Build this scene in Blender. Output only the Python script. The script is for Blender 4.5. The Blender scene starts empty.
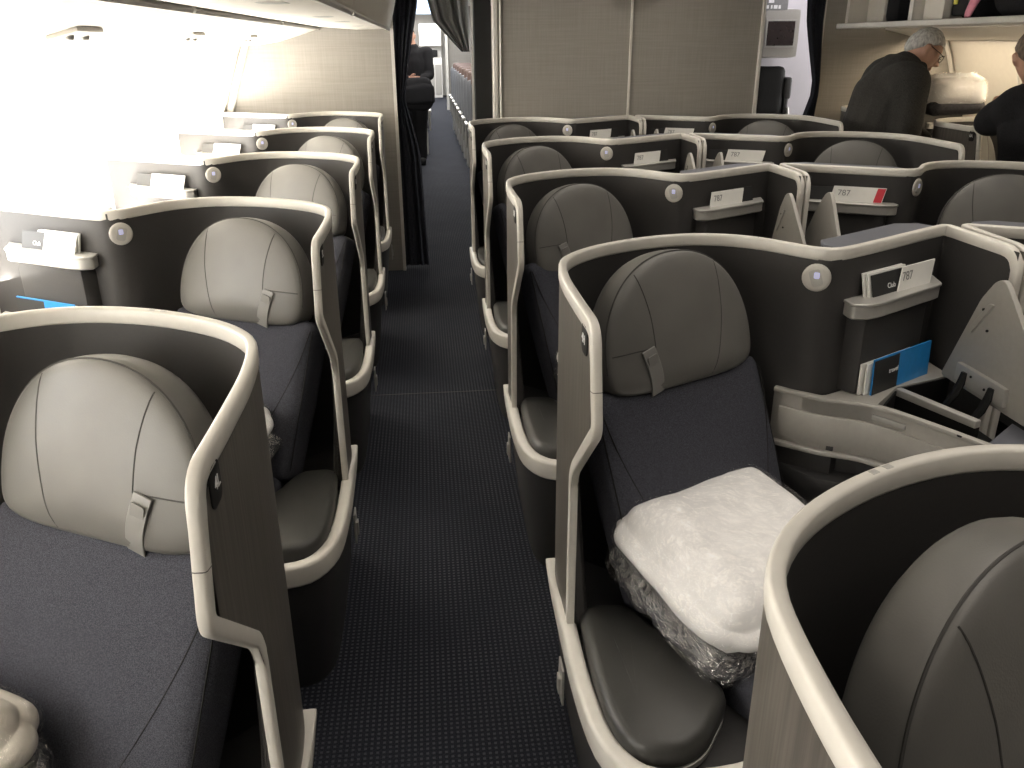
import bpy, bmesh, math, random
from mathutils import Vector, Matrix
random.seed(7)
S = bpy.context.scene
COL = S.collection
P = 1.09            # row pitch
DY = 0.66           # window seats stagger
XC = 1.245          # cabin centre line
CX, CY = 0.75, 0.30 # where a suite's Empty stands inside it
EYE = 1.5

# ------------------------------------------------------------------ materials
def nodes(name):
    m = bpy.data.materials.new(name); m.use_nodes = True
    nt = m.node_tree; b = nt.nodes['Principled BSDF']
    return m, nt, b
def N(nt, kind, **kw):
    n = nt.nodes.new(kind)
    for k, v in kw.items():
        if k in n.inputs: n.inputs[k].default_value = v
        else: setattr(n, k, v)
    return n
def coords(nt, scale=(1,1,1)):
    tc = N(nt, 'ShaderNodeTexCoord'); mp = N(nt, 'ShaderNodeMapping')
    mp.inputs['Scale'].default_value = scale
    nt.links.new(tc.outputs['Object'], mp.inputs['Vector'])
    return mp.outputs['Vector']
def ramp(nt, fac, stops):
    r = N(nt, 'ShaderNodeValToRGB')
    e = r.color_ramp.elements
    while len(e) < len(stops): e.new(0.5)
    for i, (p, c) in enumerate(stops):
        e[i].position = p; e[i].color = (*c, 1)
    nt.links.new(fac, r.inputs['Fac'])
    return r.outputs['Color']
def bump(nt, b, h, strength=.2, dist=.002):
    k = N(nt, 'ShaderNodeBump'); k.inputs['Strength'].default_value = strength; k.inputs['Distance'].default_value = dist
    nt.links.new(h, k.inputs['Height']); nt.links.new(k.outputs['Normal'], b.inputs['Normal'])
def plain(name, c, rough=.5, metal=0., scale=60, var=.06, bm=.05, spec=.5, coat=0.):
    m, nt, b = nodes(name)
    n = N(nt, 'ShaderNodeTexNoise'); n.inputs['Scale'].default_value = scale; n.inputs['Detail'].default_value = 3
    nt.links.new(coords(nt), n.inputs['Vector'])
    lo = tuple(max(0, x*(1-var)) for x in c); hi = tuple(min(1, x*(1+var)) for x in c)
    nt.links.new(ramp(nt, n.outputs['Fac'], [(.3, lo), (.7, hi)]), b.inputs['Base Color'])
    b.inputs['Roughness'].default_value = rough; b.inputs['Metallic'].default_value = metal
    b.inputs['Specular IOR Level'].default_value = spec; b.inputs['Coat Weight'].default_value = coat
    if bm: bump(nt, b, n.outputs['Fac'], bm)
    return m
def streaky(name, c1, c2, scale, rough=.5, bm=.1):
    m, nt, b = nodes(name)
    n = N(nt, 'ShaderNodeTexNoise'); n.inputs['Scale'].default_value = 1; n.inputs['Detail'].default_value = 5
    nt.links.new(coords(nt, scale), n.inputs['Vector'])
    nt.links.new(ramp(nt, n.outputs['Fac'], [(.3, c1), (.7, c2)]), b.inputs['Base Color'])
    b.inputs['Roughness'].default_value = rough
    bump(nt, b, n.outputs['Fac'], bm)
    return m
def weave(name, c1, c2, sc, rough=.9, bm=.3, sheen=.0, mid=None):
    m, nt, b = nodes(name)
    v = coords(nt)
    n1 = N(nt, 'ShaderNodeTexNoise'); n1.inputs['Scale'].default_value = sc; n1.inputs['Detail'].default_value = 2
    nt.links.new(v, n1.inputs['Vector'])
    nt.links.new(ramp(nt, n1.outputs['Fac'], [(.36, c1), (.66, c2)]), b.inputs['Base Color'])
    b.inputs['Roughness'].default_value = rough; b.inputs['Specular IOR Level'].default_value = .15
    b.inputs['Sheen Weight'].default_value = sheen
    bump(nt, b, n1.outputs['Fac'], bm, .001)
    return m
def linen(name, c1, c2, k=70):
    m, nt, b = nodes(name)
    n1 = N(nt, 'ShaderNodeTexNoise'); n1.inputs['Scale'].default_value = 1
    n2 = N(nt, 'ShaderNodeTexNoise'); n2.inputs['Scale'].default_value = 1
    nt.links.new(coords(nt, (k, k, 4)), n1.inputs['Vector']); nt.links.new(coords(nt, (4, 4, k)), n2.inputs['Vector'])
    a = N(nt, 'ShaderNodeMath', operation='ADD'); nt.links.new(n1.outputs['Fac'], a.inputs[0]); nt.links.new(n2.outputs['Fac'], a.inputs[1])
    d = N(nt, 'ShaderNodeMath', operation='MULTIPLY'); d.inputs[1].default_value = .5; nt.links.new(a.outputs[0], d.inputs[0])
    nt.links.new(ramp(nt, d.outputs[0], [(.35, c1), (.65, c2)]), b.inputs['Base Color'])
    b.inputs['Roughness'].default_value = .75
    return m
def emissive(name, c, s):
    m, nt, b = nodes(name)
    b.inputs['Base Color'].default_value = (*c, 1); b.inputs['Emission Color'].default_value = (*c, 1); b.inputs['Emission Strength'].default_value = s
    n = N(nt, 'ShaderNodeTexNoise'); n.inputs['Scale'].default_value = 3
    nt.links.new(coords(nt), n.inputs['Vector'])
    nt.links.new(ramp(nt, n.outputs['Fac'], [(.2, tuple(x*.95 for x in c)), (.8, c)]), b.inputs['Emission Color'])
    return m
def carpet_mat():
    m, nt, b = nodes('carpet')
    tc = N(nt, 'ShaderNodeTexCoord'); sx = N(nt, 'ShaderNodeSeparateXYZ'); nt.links.new(tc.outputs['Object'], sx.inputs[0])
    def dots(axis, per, off, lo):
        a = N(nt, 'ShaderNodeMath', operation='MULTIPLY_ADD'); a.inputs[1].default_value = 2*math.pi/per; a.inputs[2].default_value = off
        nt.links.new(sx.outputs[axis], a.inputs[0])
        s = N(nt, 'ShaderNodeMath', operation='SINE'); nt.links.new(a.outputs[0], s.inputs[0])
        g = N(nt, 'ShaderNodeMath', operation='GREATER_THAN'); g.inputs[1].default_value = lo; nt.links.new(s.outputs[0], g.inputs[0])
        return g.outputs[0]
    def mul(p, q):
        x = N(nt, 'ShaderNodeMath', operation='MULTIPLY'); nt.links.new(p, x.inputs[0]); nt.links.new(q, x.inputs[1]); return x.outputs[0]
    d = mul(dots('X', .0142, 0, .15), dots('Y', .0142, 0, .1))
    n = N(nt, 'ShaderNodeTexNoise'); n.inputs['Scale'].default_value = 260; n.inputs['Detail'].default_value = 2
    nt.links.new(tc.outputs['Object'], n.inputs['Vector'])
    nb = N(nt, 'ShaderNodeTexNoise'); nb.inputs['Scale'].default_value = 2.2; nb.inputs['Detail'].default_value = 3
    nt.links.new(tc.outputs['Object'], nb.inputs['Vector'])
    base = ramp(nt, n.outputs['Fac'], [(.3, (.010,.011,.015)), (.7, (.024,.026,.034))])
    dot = ramp(nt, nb.outputs['Fac'], [(.3, (.036,.038,.047)), (.7, (.070,.072,.083))])
    mx = N(nt, 'ShaderNodeMix', data_type='RGBA'); nt.links.new(d, mx.inputs[0]); nt.links.new(base, mx.inputs[6]); nt.links.new(dot, mx.inputs[7])
    nt.links.new(mx.outputs[2], b.inputs['Base Color'])
    b.inputs['Roughness'].default_value = .95; b.inputs['Specular IOR Level'].default_value = .1
    bump(nt, b, n.outputs['Fac'], .4, .002)
    return m
def leather(name, c):
    m, nt, b = nodes(name)
    v = N(nt, 'ShaderNodeTexVoronoi'); v.inputs['Scale'].default_value = 420
    nt.links.new(coords(nt), v.inputs['Vector'])
    n = N(nt, 'ShaderNodeTexNoise'); n.inputs['Scale'].default_value = 9; nt.links.new(coords(nt), n.inputs['Vector'])
    nt.links.new(ramp(nt, n.outputs['Fac'], [(.3, tuple(x*.92 for x in c)), (.7, tuple(x*1.08 for x in c))]), b.inputs['Base Color'])
    b.inputs['Roughness'].default_value = .42; b.inputs['Specular IOR Level'].default_value = .5
    bump(nt, b, v.outputs['Distance'], .12, .0008)
    return m
def film(name, rough=.12, amount=.22, tint=(1,1,1)):
    m = bpy.data.materials.new(name); m.use_nodes = True; nt = m.node_tree; nt.nodes.clear()
    o = N(nt, 'ShaderNodeOutputMaterial'); t = N(nt, 'ShaderNodeBsdfTransparent'); g = N(nt, 'ShaderNodeBsdfGlossy'); x = N(nt, 'ShaderNodeMixShader')
    t.inputs['Color'].default_value = (*tint, 1); g.inputs['Roughness'].default_value = rough; g.inputs['Color'].default_value = (1,.98,.95,1)
    n = N(nt, 'ShaderNodeTexNoise'); n.inputs['Scale'].default_value = 38; n.inputs['Detail'].default_value = 4; n.inputs['Distortion'].default_value = 1.2
    nt.links.new(coords(nt), n.inputs['Vector'])
    k = N(nt, 'ShaderNodeBump'); k.inputs['Strength'].default_value = 1.; k.inputs['Distance'].default_value = .02
    nt.links.new(n.outputs['Fac'], k.inputs['Height']); nt.links.new(k.outputs['Normal'], g.inputs['Normal'])
    x.inputs[0].default_value = amount
    nt.links.new(t.outputs[0], x.inputs[1]); nt.links.new(g.outputs[0], x.inputs[2]); nt.links.new(x.outputs[0], o.inputs[0])
    return m
def glass():
    m = bpy.data.materials.new('window_glass'); m.use_nodes = True; nt = m.node_tree; nt.nodes.clear()
    o = N(nt, 'ShaderNodeOutputMaterial'); t = N(nt, 'ShaderNodeBsdfTransparent'); g = N(nt, 'ShaderNodeBsdfGlossy'); x = N(nt, 'ShaderNodeMixShader')
    g.inputs['Roughness'].default_value = .02; x.inputs[0].default_value = .06
    nt.links.new(t.outputs[0], x.inputs[1]); nt.links.new(g.outputs[0], x.inputs[2]); nt.links.new(x.outputs[0], o.inputs[0])
    return m

M = dict(
 laminate = streaky('woodgrain_laminate', (.062,.056,.049), (.118,.106,.093), (170,170,6), .42, .08),
 liner    = plain('charcoal_liner', (.040,.038,.037), .55, 0, 200, .05, .04, .35),
 trim     = plain('pale_trim', (.62,.595,.545), .33, 0, 40, .03, .0, .5),
 joint    = plain('trim_joint', (.12,.11,.10), .6),
 base     = plain('dark_base', (.035,.034,.034), .5, 0, 150, .06, .05, .4),
 leather  = leather('grey_leather', (.122,.118,.109)),
 padskin  = leather('dark_leather', (.036,.0355,.033)),
 seam     = plain('seam_thread', (.045,.043,.04), .8),
 strap    = leather('strap_leather', (.21,.205,.195)),
 fabric   = weave('tweed_fabric', (.026,.0268,.034), (.074,.076,.092), 700, .95, .35),
 bag_dark = plain('blanket_cloth', (.05,.05,.058), .9, 0, 90, .3, .4),
 silver   = plain('silver_paint', (.42,.41,.385), .34, .35, 80, .03, .02),
 console  = plain('console_grey', (.36,.345,.315), .42, .1, 80, .03, .02),
 slab     = plain('blue_grey_top', (.11,.115,.135), .4),
 black    = plain('black_plastic', (.008,.008,.008), .6, 0, 60, .06, .05, .25),
 lampdisc = plain('lamp_ring', (.52,.50,.46), .35, .1),
 lens     = emissive('lamp_lens', (.62,.64,.95), .25),
 white    = plain('white_paper', (.80,.79,.75), .55, 0, 50, .02, 0),
 ink      = plain('black_ink', (.02,.02,.02), .5),
 greyink  = plain('grey_ink', (.22,.22,.22), .5),
 red      = plain('red_print', (.55,.03,.05), .5),
 blue     = plain('blue_cover', (.02,.22,.55), .35),
 wink     = plain('white_ink', (.85,.85,.85), .5),
 pillow   = weave('pillow_cotton', (.84,.83,.82), (.94,.93,.92), 14, .85, .25),
 beige    = weave('beige_cotton', (.60,.56,.50), (.72,.68,.61), 14, .85, .25),
 plastic  = film('clear_plastic', .10, .09),
 plastic2 = film('crinkled_plastic', .08, .24),
 carpet   = carpet_mat(),
 bulk     = linen('bulkhead_linen', (.265,.245,.218), (.315,.293,.262), 130),
 cream    = plain('cream_panel', (.74,.70,.63), .5, 0, 30, .02, 0),
 ceil     = plain('ceiling_white', (.72,.70,.66), .6, 0, 20, .02, 0),
 curtain  = weave('navy_curtain', (.028,.030,.038), (.060,.062,.075), 240, .9, .2),
 greycurt = weave('grey_curtain', (.34,.34,.33), (.48,.48,.46), 240, .9, .2),
 glass    = glass(),
 skin     = plain('skin', (.46,.265,.19), .5, 0, 30, .08, .03),
 greyhair = streaky('grey_hair', (.26,.26,.25), (.60,.59,.57), (90,90,30), .6, .4),
 brnhair  = streaky('brown_hair', (.05,.035,.025), (.16,.12,.085), (90,90,30), .6, .4),
 hoodie   = weave('dark_hoodie', (.024,.0235,.022), (.060,.057,.053), 300, .95, .3),
 blackcl  = weave('black_cloth', (.008,.008,.009), (.020,.020,.022), 300, .95, .3),
 pink     = plain('pink_cloth', (.65,.25,.32), .8),
 tag      = plain('yellow_tag', (.75,.68,.10), .5),
 ecoseat  = plain('economy_seat', (.11,.115,.125), .6),
 ecohead  = plain('economy_headrest', (.11,.068,.056), .6),
 lilac    = plain('lilac_wall', (.42,.40,.43), .6, 0, 8, .03, 0),
 galley   = plain('galley_white', (.70,.68,.64), .5),
 skyblue  = emissive('blue_ceiling_glow', (.62,.76,1.0), 1.5),
 screen   = plain('dark_screen', (.02,.012,.012), .15),
 eyewhite = plain('eye', (.6,.58,.55), .3),
)

# ------------------------------------------------------------------ mesh tools
class MB:
    """collects shapes and links them as one mesh object"""
    def __init__(s): s.v = []; s.f = []; s.m = []
    def add(s, vs, fs, mi=0):
        k = len(s.v); s.v += [tuple(p) for p in vs]
        for f in fs: s.f.append(tuple(i+k for i in f)); s.m.append(mi)
    def loops(s, L, mi=0, cap0=True, cap1=True, closed=True):
        n = len(L[0]); vs = [p for l in L for p in l]; fs = []
        for j in range(len(L)-1):
            for i in range(n if closed else n-1):
                i2 = (i+1) % n
                fs.append((j*n+i, j*n+i2, (j+1)*n+i2, (j+1)*n+i))
        if cap0: fs.append(tuple(range(n-1, -1, -1)))
        if cap1: fs.append(tuple((len(L)-1)*n+i for i in range(n)))
        s.add(vs, fs, mi)
    def prism(s, poly, z0, z1, mi=0):
        if area(poly) < 0: poly = poly[::-1]
        s.loops([[(x, y, z0) for x, y in poly], [(x, y, z1) for x, y in poly]], mi)
    def puff(s, poly, prof, mi=0, shrink=0, zt=0):
        """prof: (inset, z) from bottom to top"""
        if area(poly) < 0: poly = poly[::-1]
        L = [[(x, y, z) for x, y in inset(poly, i)] for i, z in prof]
        if shrink:
            cx, cy = sum(p[0] for p in L[-1])/len(poly), sum(p[1] for p in L[-1])/len(poly)
            L.append([(cx+(x-cx)*shrink, cy+(y-cy)*shrink, zt) for x, y, z in L[-1]])
        s.loops(L, mi)
    def box(s, c, h, R=None, mi=0):
        R = R or Matrix.Identity(3); c = Vector(c)
        vs = [c + R @ Vector((a*h[0], b*h[1], d*h[2])) for d in (-1, 1) for a, b in ((-1,-1),(1,-1),(1,1),(-1,1))]
        s.loops([vs[:4], vs[4:]], mi)
    def rbox(s, c, h, r, R=None, mi=0, n=8, fn=None):
        """rounded box, optional fn(unit coordinates, point) -> point"""
        R = R or Matrix.Identity(3); c = Vector(c)
        for ax in range(3):
            for sg in (-1, 1):
                grid = []
                for i in range(n+1):
                    row = []
                    for j in range(n+1):
                        u = [0, 0, 0]; u[ax] = sg; u[(ax+1) % 3] = -1+2*i/n; u[(ax+2) % 3] = (-1+2*j/n)*sg
                        # bias samples to the rim
                        q = [math.copysign(abs(t)**.7, t) for t in u]
                        p = Vector([q[k]*h[k] for k in range(3)])
                        inn = Vector([max(-(h[k]-r), min(h[k]-r, p[k])) for k in range(3)])
                        d = p-inn
                        if d.length > 1e-9: p = inn + d.normalized()*r
                        if fn: p = fn(Vector(q), p)
                        row.append(c + R @ p)
                    grid.append(row)
                vs = [p for row in grid for p in row]
                fs = [(i*(n+1)+j, (i+1)*(n+1)+j, (i+1)*(n+1)+j+1, i*(n+1)+j+1) for i in range(n) for j in range(n)]
                s.add(vs, fs, mi)
    def tube(s, pts, r, mi=0, n=6, cap=True):
        pts = [Vector(p) for p in pts]; L = []
        rr = r if isinstance(r, (list, tuple)) else [r]*len(pts)
        t0 = (pts[1]-pts[0]).normalized(); up = Vector((0,0,1)) if abs(t0.z) < .9 else Vector((1,0,0))
        nrm = t0.cross(up).normalized()
        for i, p in enumerate(pts):
            t = (pts[min(i+1, len(pts)-1)]-pts[max(i-1, 0)]).normalized()
            nrm = (nrm - t*nrm.dot(t)).normalized(); b = t.cross(nrm)
            L.append([p + (nrm*math.cos(a)+b*math.sin(a))*rr[i] for a in [2*math.pi*k/n for k in range(n)]])
        s.loops(L, mi, cap, cap)
    def lathe(s, prof, c=(0,0,0), n=24, R=None, mi=0):
        R = R or Matrix.Identity(3); c = Vector(c)
        s.loops([[c + R @ Vector((r*math.cos(2*math.pi*k/n), r*math.sin(2*math.pi*k/n), z)) for k in range(n)] for r, z in prof], mi)
    def xf(s, fn, flip=False):
        s.v = [tuple(fn(Vector(p))) for p in s.v]
        if flip: s.f = [f[::-1] for f in s.f]
        return s
    def build(s, name, mats, parent=None, smooth=True, ang=35, bevel=0, sub=0, weld=True):
        me = bpy.data.meshes.new(name); me.from_pydata(s.v, [], s.f)
        if not isinstance(mats, (list, tuple)): mats = [mats]
        for m in mats: me.materials.append(M[m] if isinstance(m, str) else m)
        me.polygons.foreach_set('material_index', s.m)
        if weld:
            b = bmesh.new(); b.from_mesh(me); bmesh.ops.remove_doubles(b, verts=b.verts, dist=1e-5); bmesh.ops.dissolve_degenerate(b, edges=b.edges, dist=1e-6); b.to_mesh(me); b.free()
        if smooth:
            me.polygons.foreach_set('use_smooth', [True]*len(me.polygons))
            if ang < 180: me.set_sharp_from_angle(angle=math.radians(ang))
        me.validate(); me.update()
        o = bpy.data.objects.new(name, me); COL.objects.link(o); o.parent = parent
        if bevel:
            md = o.modifiers.new('bevel', 'BEVEL'); md.width = bevel; md.segments = 2; md.limit_method = 'ANGLE'; md.angle_limit = math.radians(40)
        if sub:
            md = o.modifiers.new('sub', 'SUBSURF'); md.levels = sub; md.render_levels = sub
        return o
def area(p): return sum(p[i][0]*p[(i+1) % len(p)][1]-p[(i+1) % len(p)][0]*p[i][1] for i in range(len(p)))/2
def inset(poly, d):
    n = len(poly); out = []
    for i in range(n):
        a, b, c = Vector(poly[i-1]), Vector(poly[i]), Vector(poly[(i+1) % n])
        e1 = (b-a).normalized(); e2 = (c-b).normalized()
        n1 = Vector((-e1.y, e1.x)); n2 = Vector((-e2.y, e2.x)); m = n1+n2
        m = m/max(.35, (1+n1.dot(n2))) if m.length > 1e-6 else n1
        out.append(tuple(b + m*d))
    return out
def fillet(pts, rad, seg=5):
    """polyline (n-D) with rounded corners; rad per inner point"""
    pts = [Vector(p) for p in pts]; out = [pts[0]]
    for i in range(1, len(pts)-1):
        a, b, c = pts[i-1], pts[i], pts[i+1]; r = rad[i-1] if isinstance(rad, (list, tuple)) else rad
        r = min(r, (a-b).length*.48, (c-b).length*.48)
        p, q = b+(a-b).normalized()*r, b+(c-b).normalized()*r
        for k in range(seg+1):
            t = k/seg; out.append(p*(1-t)**2 + b*2*t*(1-t) + q*t*t)
    out.append(pts[-1]); return out
def fillet_closed(pts, r, seg=5):
    n = len(pts); P3 = [Vector(p) for p in pts]; out = []
    for i in range(n):
        a, b, c = P3[i-1], P3[i], P3[(i+1) % n]
        rr = min(r, (a-b).length*.48, (c-b).length*.48)
        p, q = b+(a-b).normalized()*rr, b+(c-b).normalized()*rr
        for k in range(seg+1):
            t = k/seg; out.append(tuple(p*(1-t)**2+b*2*t*(1-t)+q*t*t))
    return out
def spline(pts, step=.02):
    pts = [Vector(p) for p in pts]; out = []
    for i in range(len(pts)-1):
        p0 = pts[i-1] if i else pts[0]*2-pts[1]; p1, p2 = pts[i], pts[i+1]; p3 = pts[i+2] if i+2 < len(pts) else pts[-1]*2-pts[-2]
        n = max(2, int((p2-p1).length/step))
        for k in range(n):
            t = k/n
            out.append(.5*((2*p1)+(p2-p0)*t+(2*p0-5*p1+4*p2-p3)*t*t+(3*p1-p0-3*p2+p3)*t**3))
    out.append(pts[-1]); return out
def densify(pts, step):
    out = [pts[0]]
    for a, b in zip(pts, pts[1:]):
        n = max(1, int((b-a).length/step))
        for k in range(1, n+1): out.append(a.lerp(b, k/n))
    return out
def rrect(a, b, r, n=3):
    out = []
    for cx, cy, a0 in ((a-r, b-r, 0), (-(a-r), b-r, 90), (-(a-r), -(b-r), 180), (a-r, -(b-r), 270)):
        for k in range(n+1):
            t = math.radians(a0+90*k/n); out.append((cx+r*math.cos(t), cy+r*math.sin(t)))
    return out
def lerpt(tab, x):
    if x <= tab[0][0]: return tab[0][1]
    for (a, b), (c, d) in zip(tab, tab[1:]):
        if x <= c: return b+(d-b)*(x-a)/(c-a) if c > a else d
    return tab[-1][1]

def tagit(o, label, cat, group=None):
    o['label'] = label; o['category'] = cat
    if group: o['group'] = group
    return o
def empty(name, loc, rz=0):
    o = bpy.data.objects.new(name, None); COL.objects.link(o); o.location = loc; o.rotation_euler = (0, 0, rz); o.empty_display_size = .05
    return o
def struct(o): o['kind'] = 'structure'; return o
def copy_tree(o, parent=None):
    c = o.copy(); COL.objects.link(c); c.parent = parent
    for ch in list(o.children): copy_tree(ch, c)
    return c
def text_obj(name, body, size, pos, right, up, mat, parent=None, extrude=.0003):
    cu = bpy.data.curves.new(name, 'FONT'); cu.body = body; cu.size = size; cu.align_x = 'CENTER'; cu.align_y = 'CENTER'; cu.extrude = extrude
    tmp = bpy.data.objects.new('tmp', cu); COL.objects.link(tmp)
    me = bpy.data.meshes.new_from_object(tmp.evaluated_get(bpy.context.evaluated_depsgraph_get())); bpy.data.objects.remove(tmp)
    me.materials.clear(); me.materials.append(M[mat]); me.name = name
    o = bpy.data.objects.new(name, me); COL.objects.link(o)
    r = Vector(right).normalized(); u = Vector(up); u = (u-r*u.dot(r)).normalized(); n = r.cross(u)
    mx = Matrix((r, u, n)).transposed().to_4x4(); mx.translation = Vector(pos)
    o.parent = parent; o.matrix_local = mx
    return o

# ------------------------------------------------------------------ camera
f_, pit, yaw, rol = 838.5, math.radians(22.155), math.radians(5.664), math.radians(-.384)
fw = Vector((math.sin(yaw)*math.cos(pit), math.cos(yaw)*math.cos(pit), -math.sin(pit)))
rt = Vector((math.cos(yaw), -math.sin(yaw), 0)); up = rt.cross(fw)
r2 = rt*math.cos(rol)+up*math.sin(rol); u2 = -rt*math.sin(rol)+up*math.cos(rol)
cam = bpy.data.cameras.new('camera'); cam.sensor_width = 36; cam.lens = 36*f_/1024; cam.clip_start = .02; cam.clip_end = 100
co = bpy.data.objects.new('camera', cam); COL.objects.link(co)
mx = Matrix((r2, u2, -fw)).transposed().to_4x4(); mx.translation = (0, 0, EYE); co.matrix_world = mx
S.camera = co

# ------------------------------------------------------------------ the suite (local: x from the aisle inboard, y aft)
PLAN = [(.250,.07),(.247,.18),(.245,.30),(.246,.42),(.258,.53),(.285,.592),(.335,.65),(.40,.697),(.47,.732),(.54,.753),(.61,.757),(.68,.738),(.735,.70),(.78,.645),(.81,.603),(.845,.580),(.89,.594),(1.0,.657),(1.15,.748)]
def plan_path(kind):
    if kind == 'centre':
        tail = fillet([(1.15,.748),(1.232,.795),(1.240,.52)], .035, 6)
    else:
        tail = [Vector((1.15,.748)), Vector((1.22,.79)), Vector((1.285,.825))]
    p = spline(PLAN, .018)
    return densify(p + [Vector(q) for q in tail[1:]], .03)
class Surf:
    """developable wall: arc length s, height z, depth d towards the seat"""
    def __init__(self, kind):
        self.p = plan_path(kind); self.s = [0]
        for a, b in zip(self.p, self.p[1:]): self.s.append(self.s[-1]+(b-a).length)
        self.L = self.s[-1]
    def at(self, s):
        s_ = max(0, min(self.L, s)); i = 0
        lo, hi = 0, len(self.s)-2
        while lo < hi:
            mid = (lo+hi+1)//2
            if self.s[mid] <= s_: lo = mid
            else: hi = mid-1
        i = lo; a, b = self.p[i], self.p[i+1]; t = (s-self.s[i])/(self.s[i+1]-self.s[i])
        def tan(k):
            q = self.p[min(k+1, len(self.p)-1)]-self.p[max(k-1, 0)]; return q.normalized()
        tt = tan(i).lerp(tan(i+1), max(0, min(1, t))).normalized()
        pt = a+(b-a)*t
        return pt, tt, Vector((tt.y, -tt.x))
    def P(self, s, z, d):
        p, t, n = self.at(s); q = p+n*d
        return Vector((q.x, q.y, z))
    def near(self, x, y):
        k = min(range(len(self.p)), key=lambda i: (self.p[i]-Vector((x, y))).length); return self.s[k]
SA = math.radians(27)
FWD, RGT = Vector((math.sin(SA), -math.cos(SA), 0)), Vector((math.cos(SA), math.sin(SA), 0))
HEAD = Vector((.512, .527, 0))           # front of the headrest
UPV = Vector((0, 0, 1))
TOPZ = 1.095

def headrest_shape(R, O, mi_skin=0, mi_seam=1):
    """D shaped cushion in the frame u=right, w=up, d=forward"""
    mb = MB(); H, W, w0 = .282, .204, .072
    def outline(th):
        c, s_ = math.cos(th), math.sin(th)
        if s_ >= 0: return W*math.copysign(abs(c)**.93, c), w0+(H-w0)*abs(s_)**.95
        e = 4.6; k = (abs(c)**e+abs(s_)**e)**(-1/e)
        return W*c*k*(1-.035*abs(s_)**2), w0+w0*s_*k
    n = 80
    def ring(sc, d, pleat=0):
        L = []
        for i in range(n):
            th = 2*math.pi*i/n; u, w = outline(th); k = sc
            if pleat and .05*math.pi < th < .95*math.pi: k = sc*(1+pleat*math.sin(th*40)*(.5+.5*math.sin(th*7)))
            L.append(O + R[0]*(u*k) + R[2]*(w0+(w-w0)*k) + R[1]*d)
        return L
    tab = [(0,.022),(.10,.0218),(.35,.0205),(.60,.0165),(.80,.0105),(.90,.006),(.95,.002),(.975,-.002)]
    L = [ring(.82,-.072), ring(.94,-.070), ring(.985,-.062), ring(1.0,-.050,.005), ring(1.003,-.036,.007), ring(1.0,-.022,.005), ring(.992,-.010)]+[ring(k, d) for k, d in tab[:0:-1]]
    mb.loops(L, mi_skin)
    def rho(u, w):
        th = math.atan2((w-w0)/((H-w0) if w > w0 else w0), u/W); ou, ow = outline(th)
        return math.hypot(u, w-w0)/max(1e-4, math.hypot(ou, ow-w0))
    def on(u, w, e=.0): return O+R[0]*u+R[2]*w+R[1]*(lerpt(tab, rho(u, w))+e)
    def seam(u0, w_0, u1, bow, top=True):
        w1 = H
        while rho(u1, w1) > .965: w1 -= .001
        mb.tube([on(u0+(u1-u0)*t+bow*math.sin(math.pi*t), w_0+(w1-w_0)*t, -.0003) for t in [k/22 for k in range(23)]], .0014, mi_seam, 5)
    pip = [O+R[0]*(outline(t)[0]*.984)+R[2]*(w0+(outline(t)[1]-w0)*.984)+R[1]*-.005 for t in [math.pi*(-.06+1.12*k/56) for k in range(57)]]
    mb.tube(pip, .0017, mi_seam, 5)
    seam(-.090, .095, -.108, .006); seam(.066, .010, .110, .012)
    mb.tube([on(-.090-.100*k/10, .095-.002*k/10, -.0003) for k in range(11)], .0014, mi_seam, 5)
    return mb, on

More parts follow.
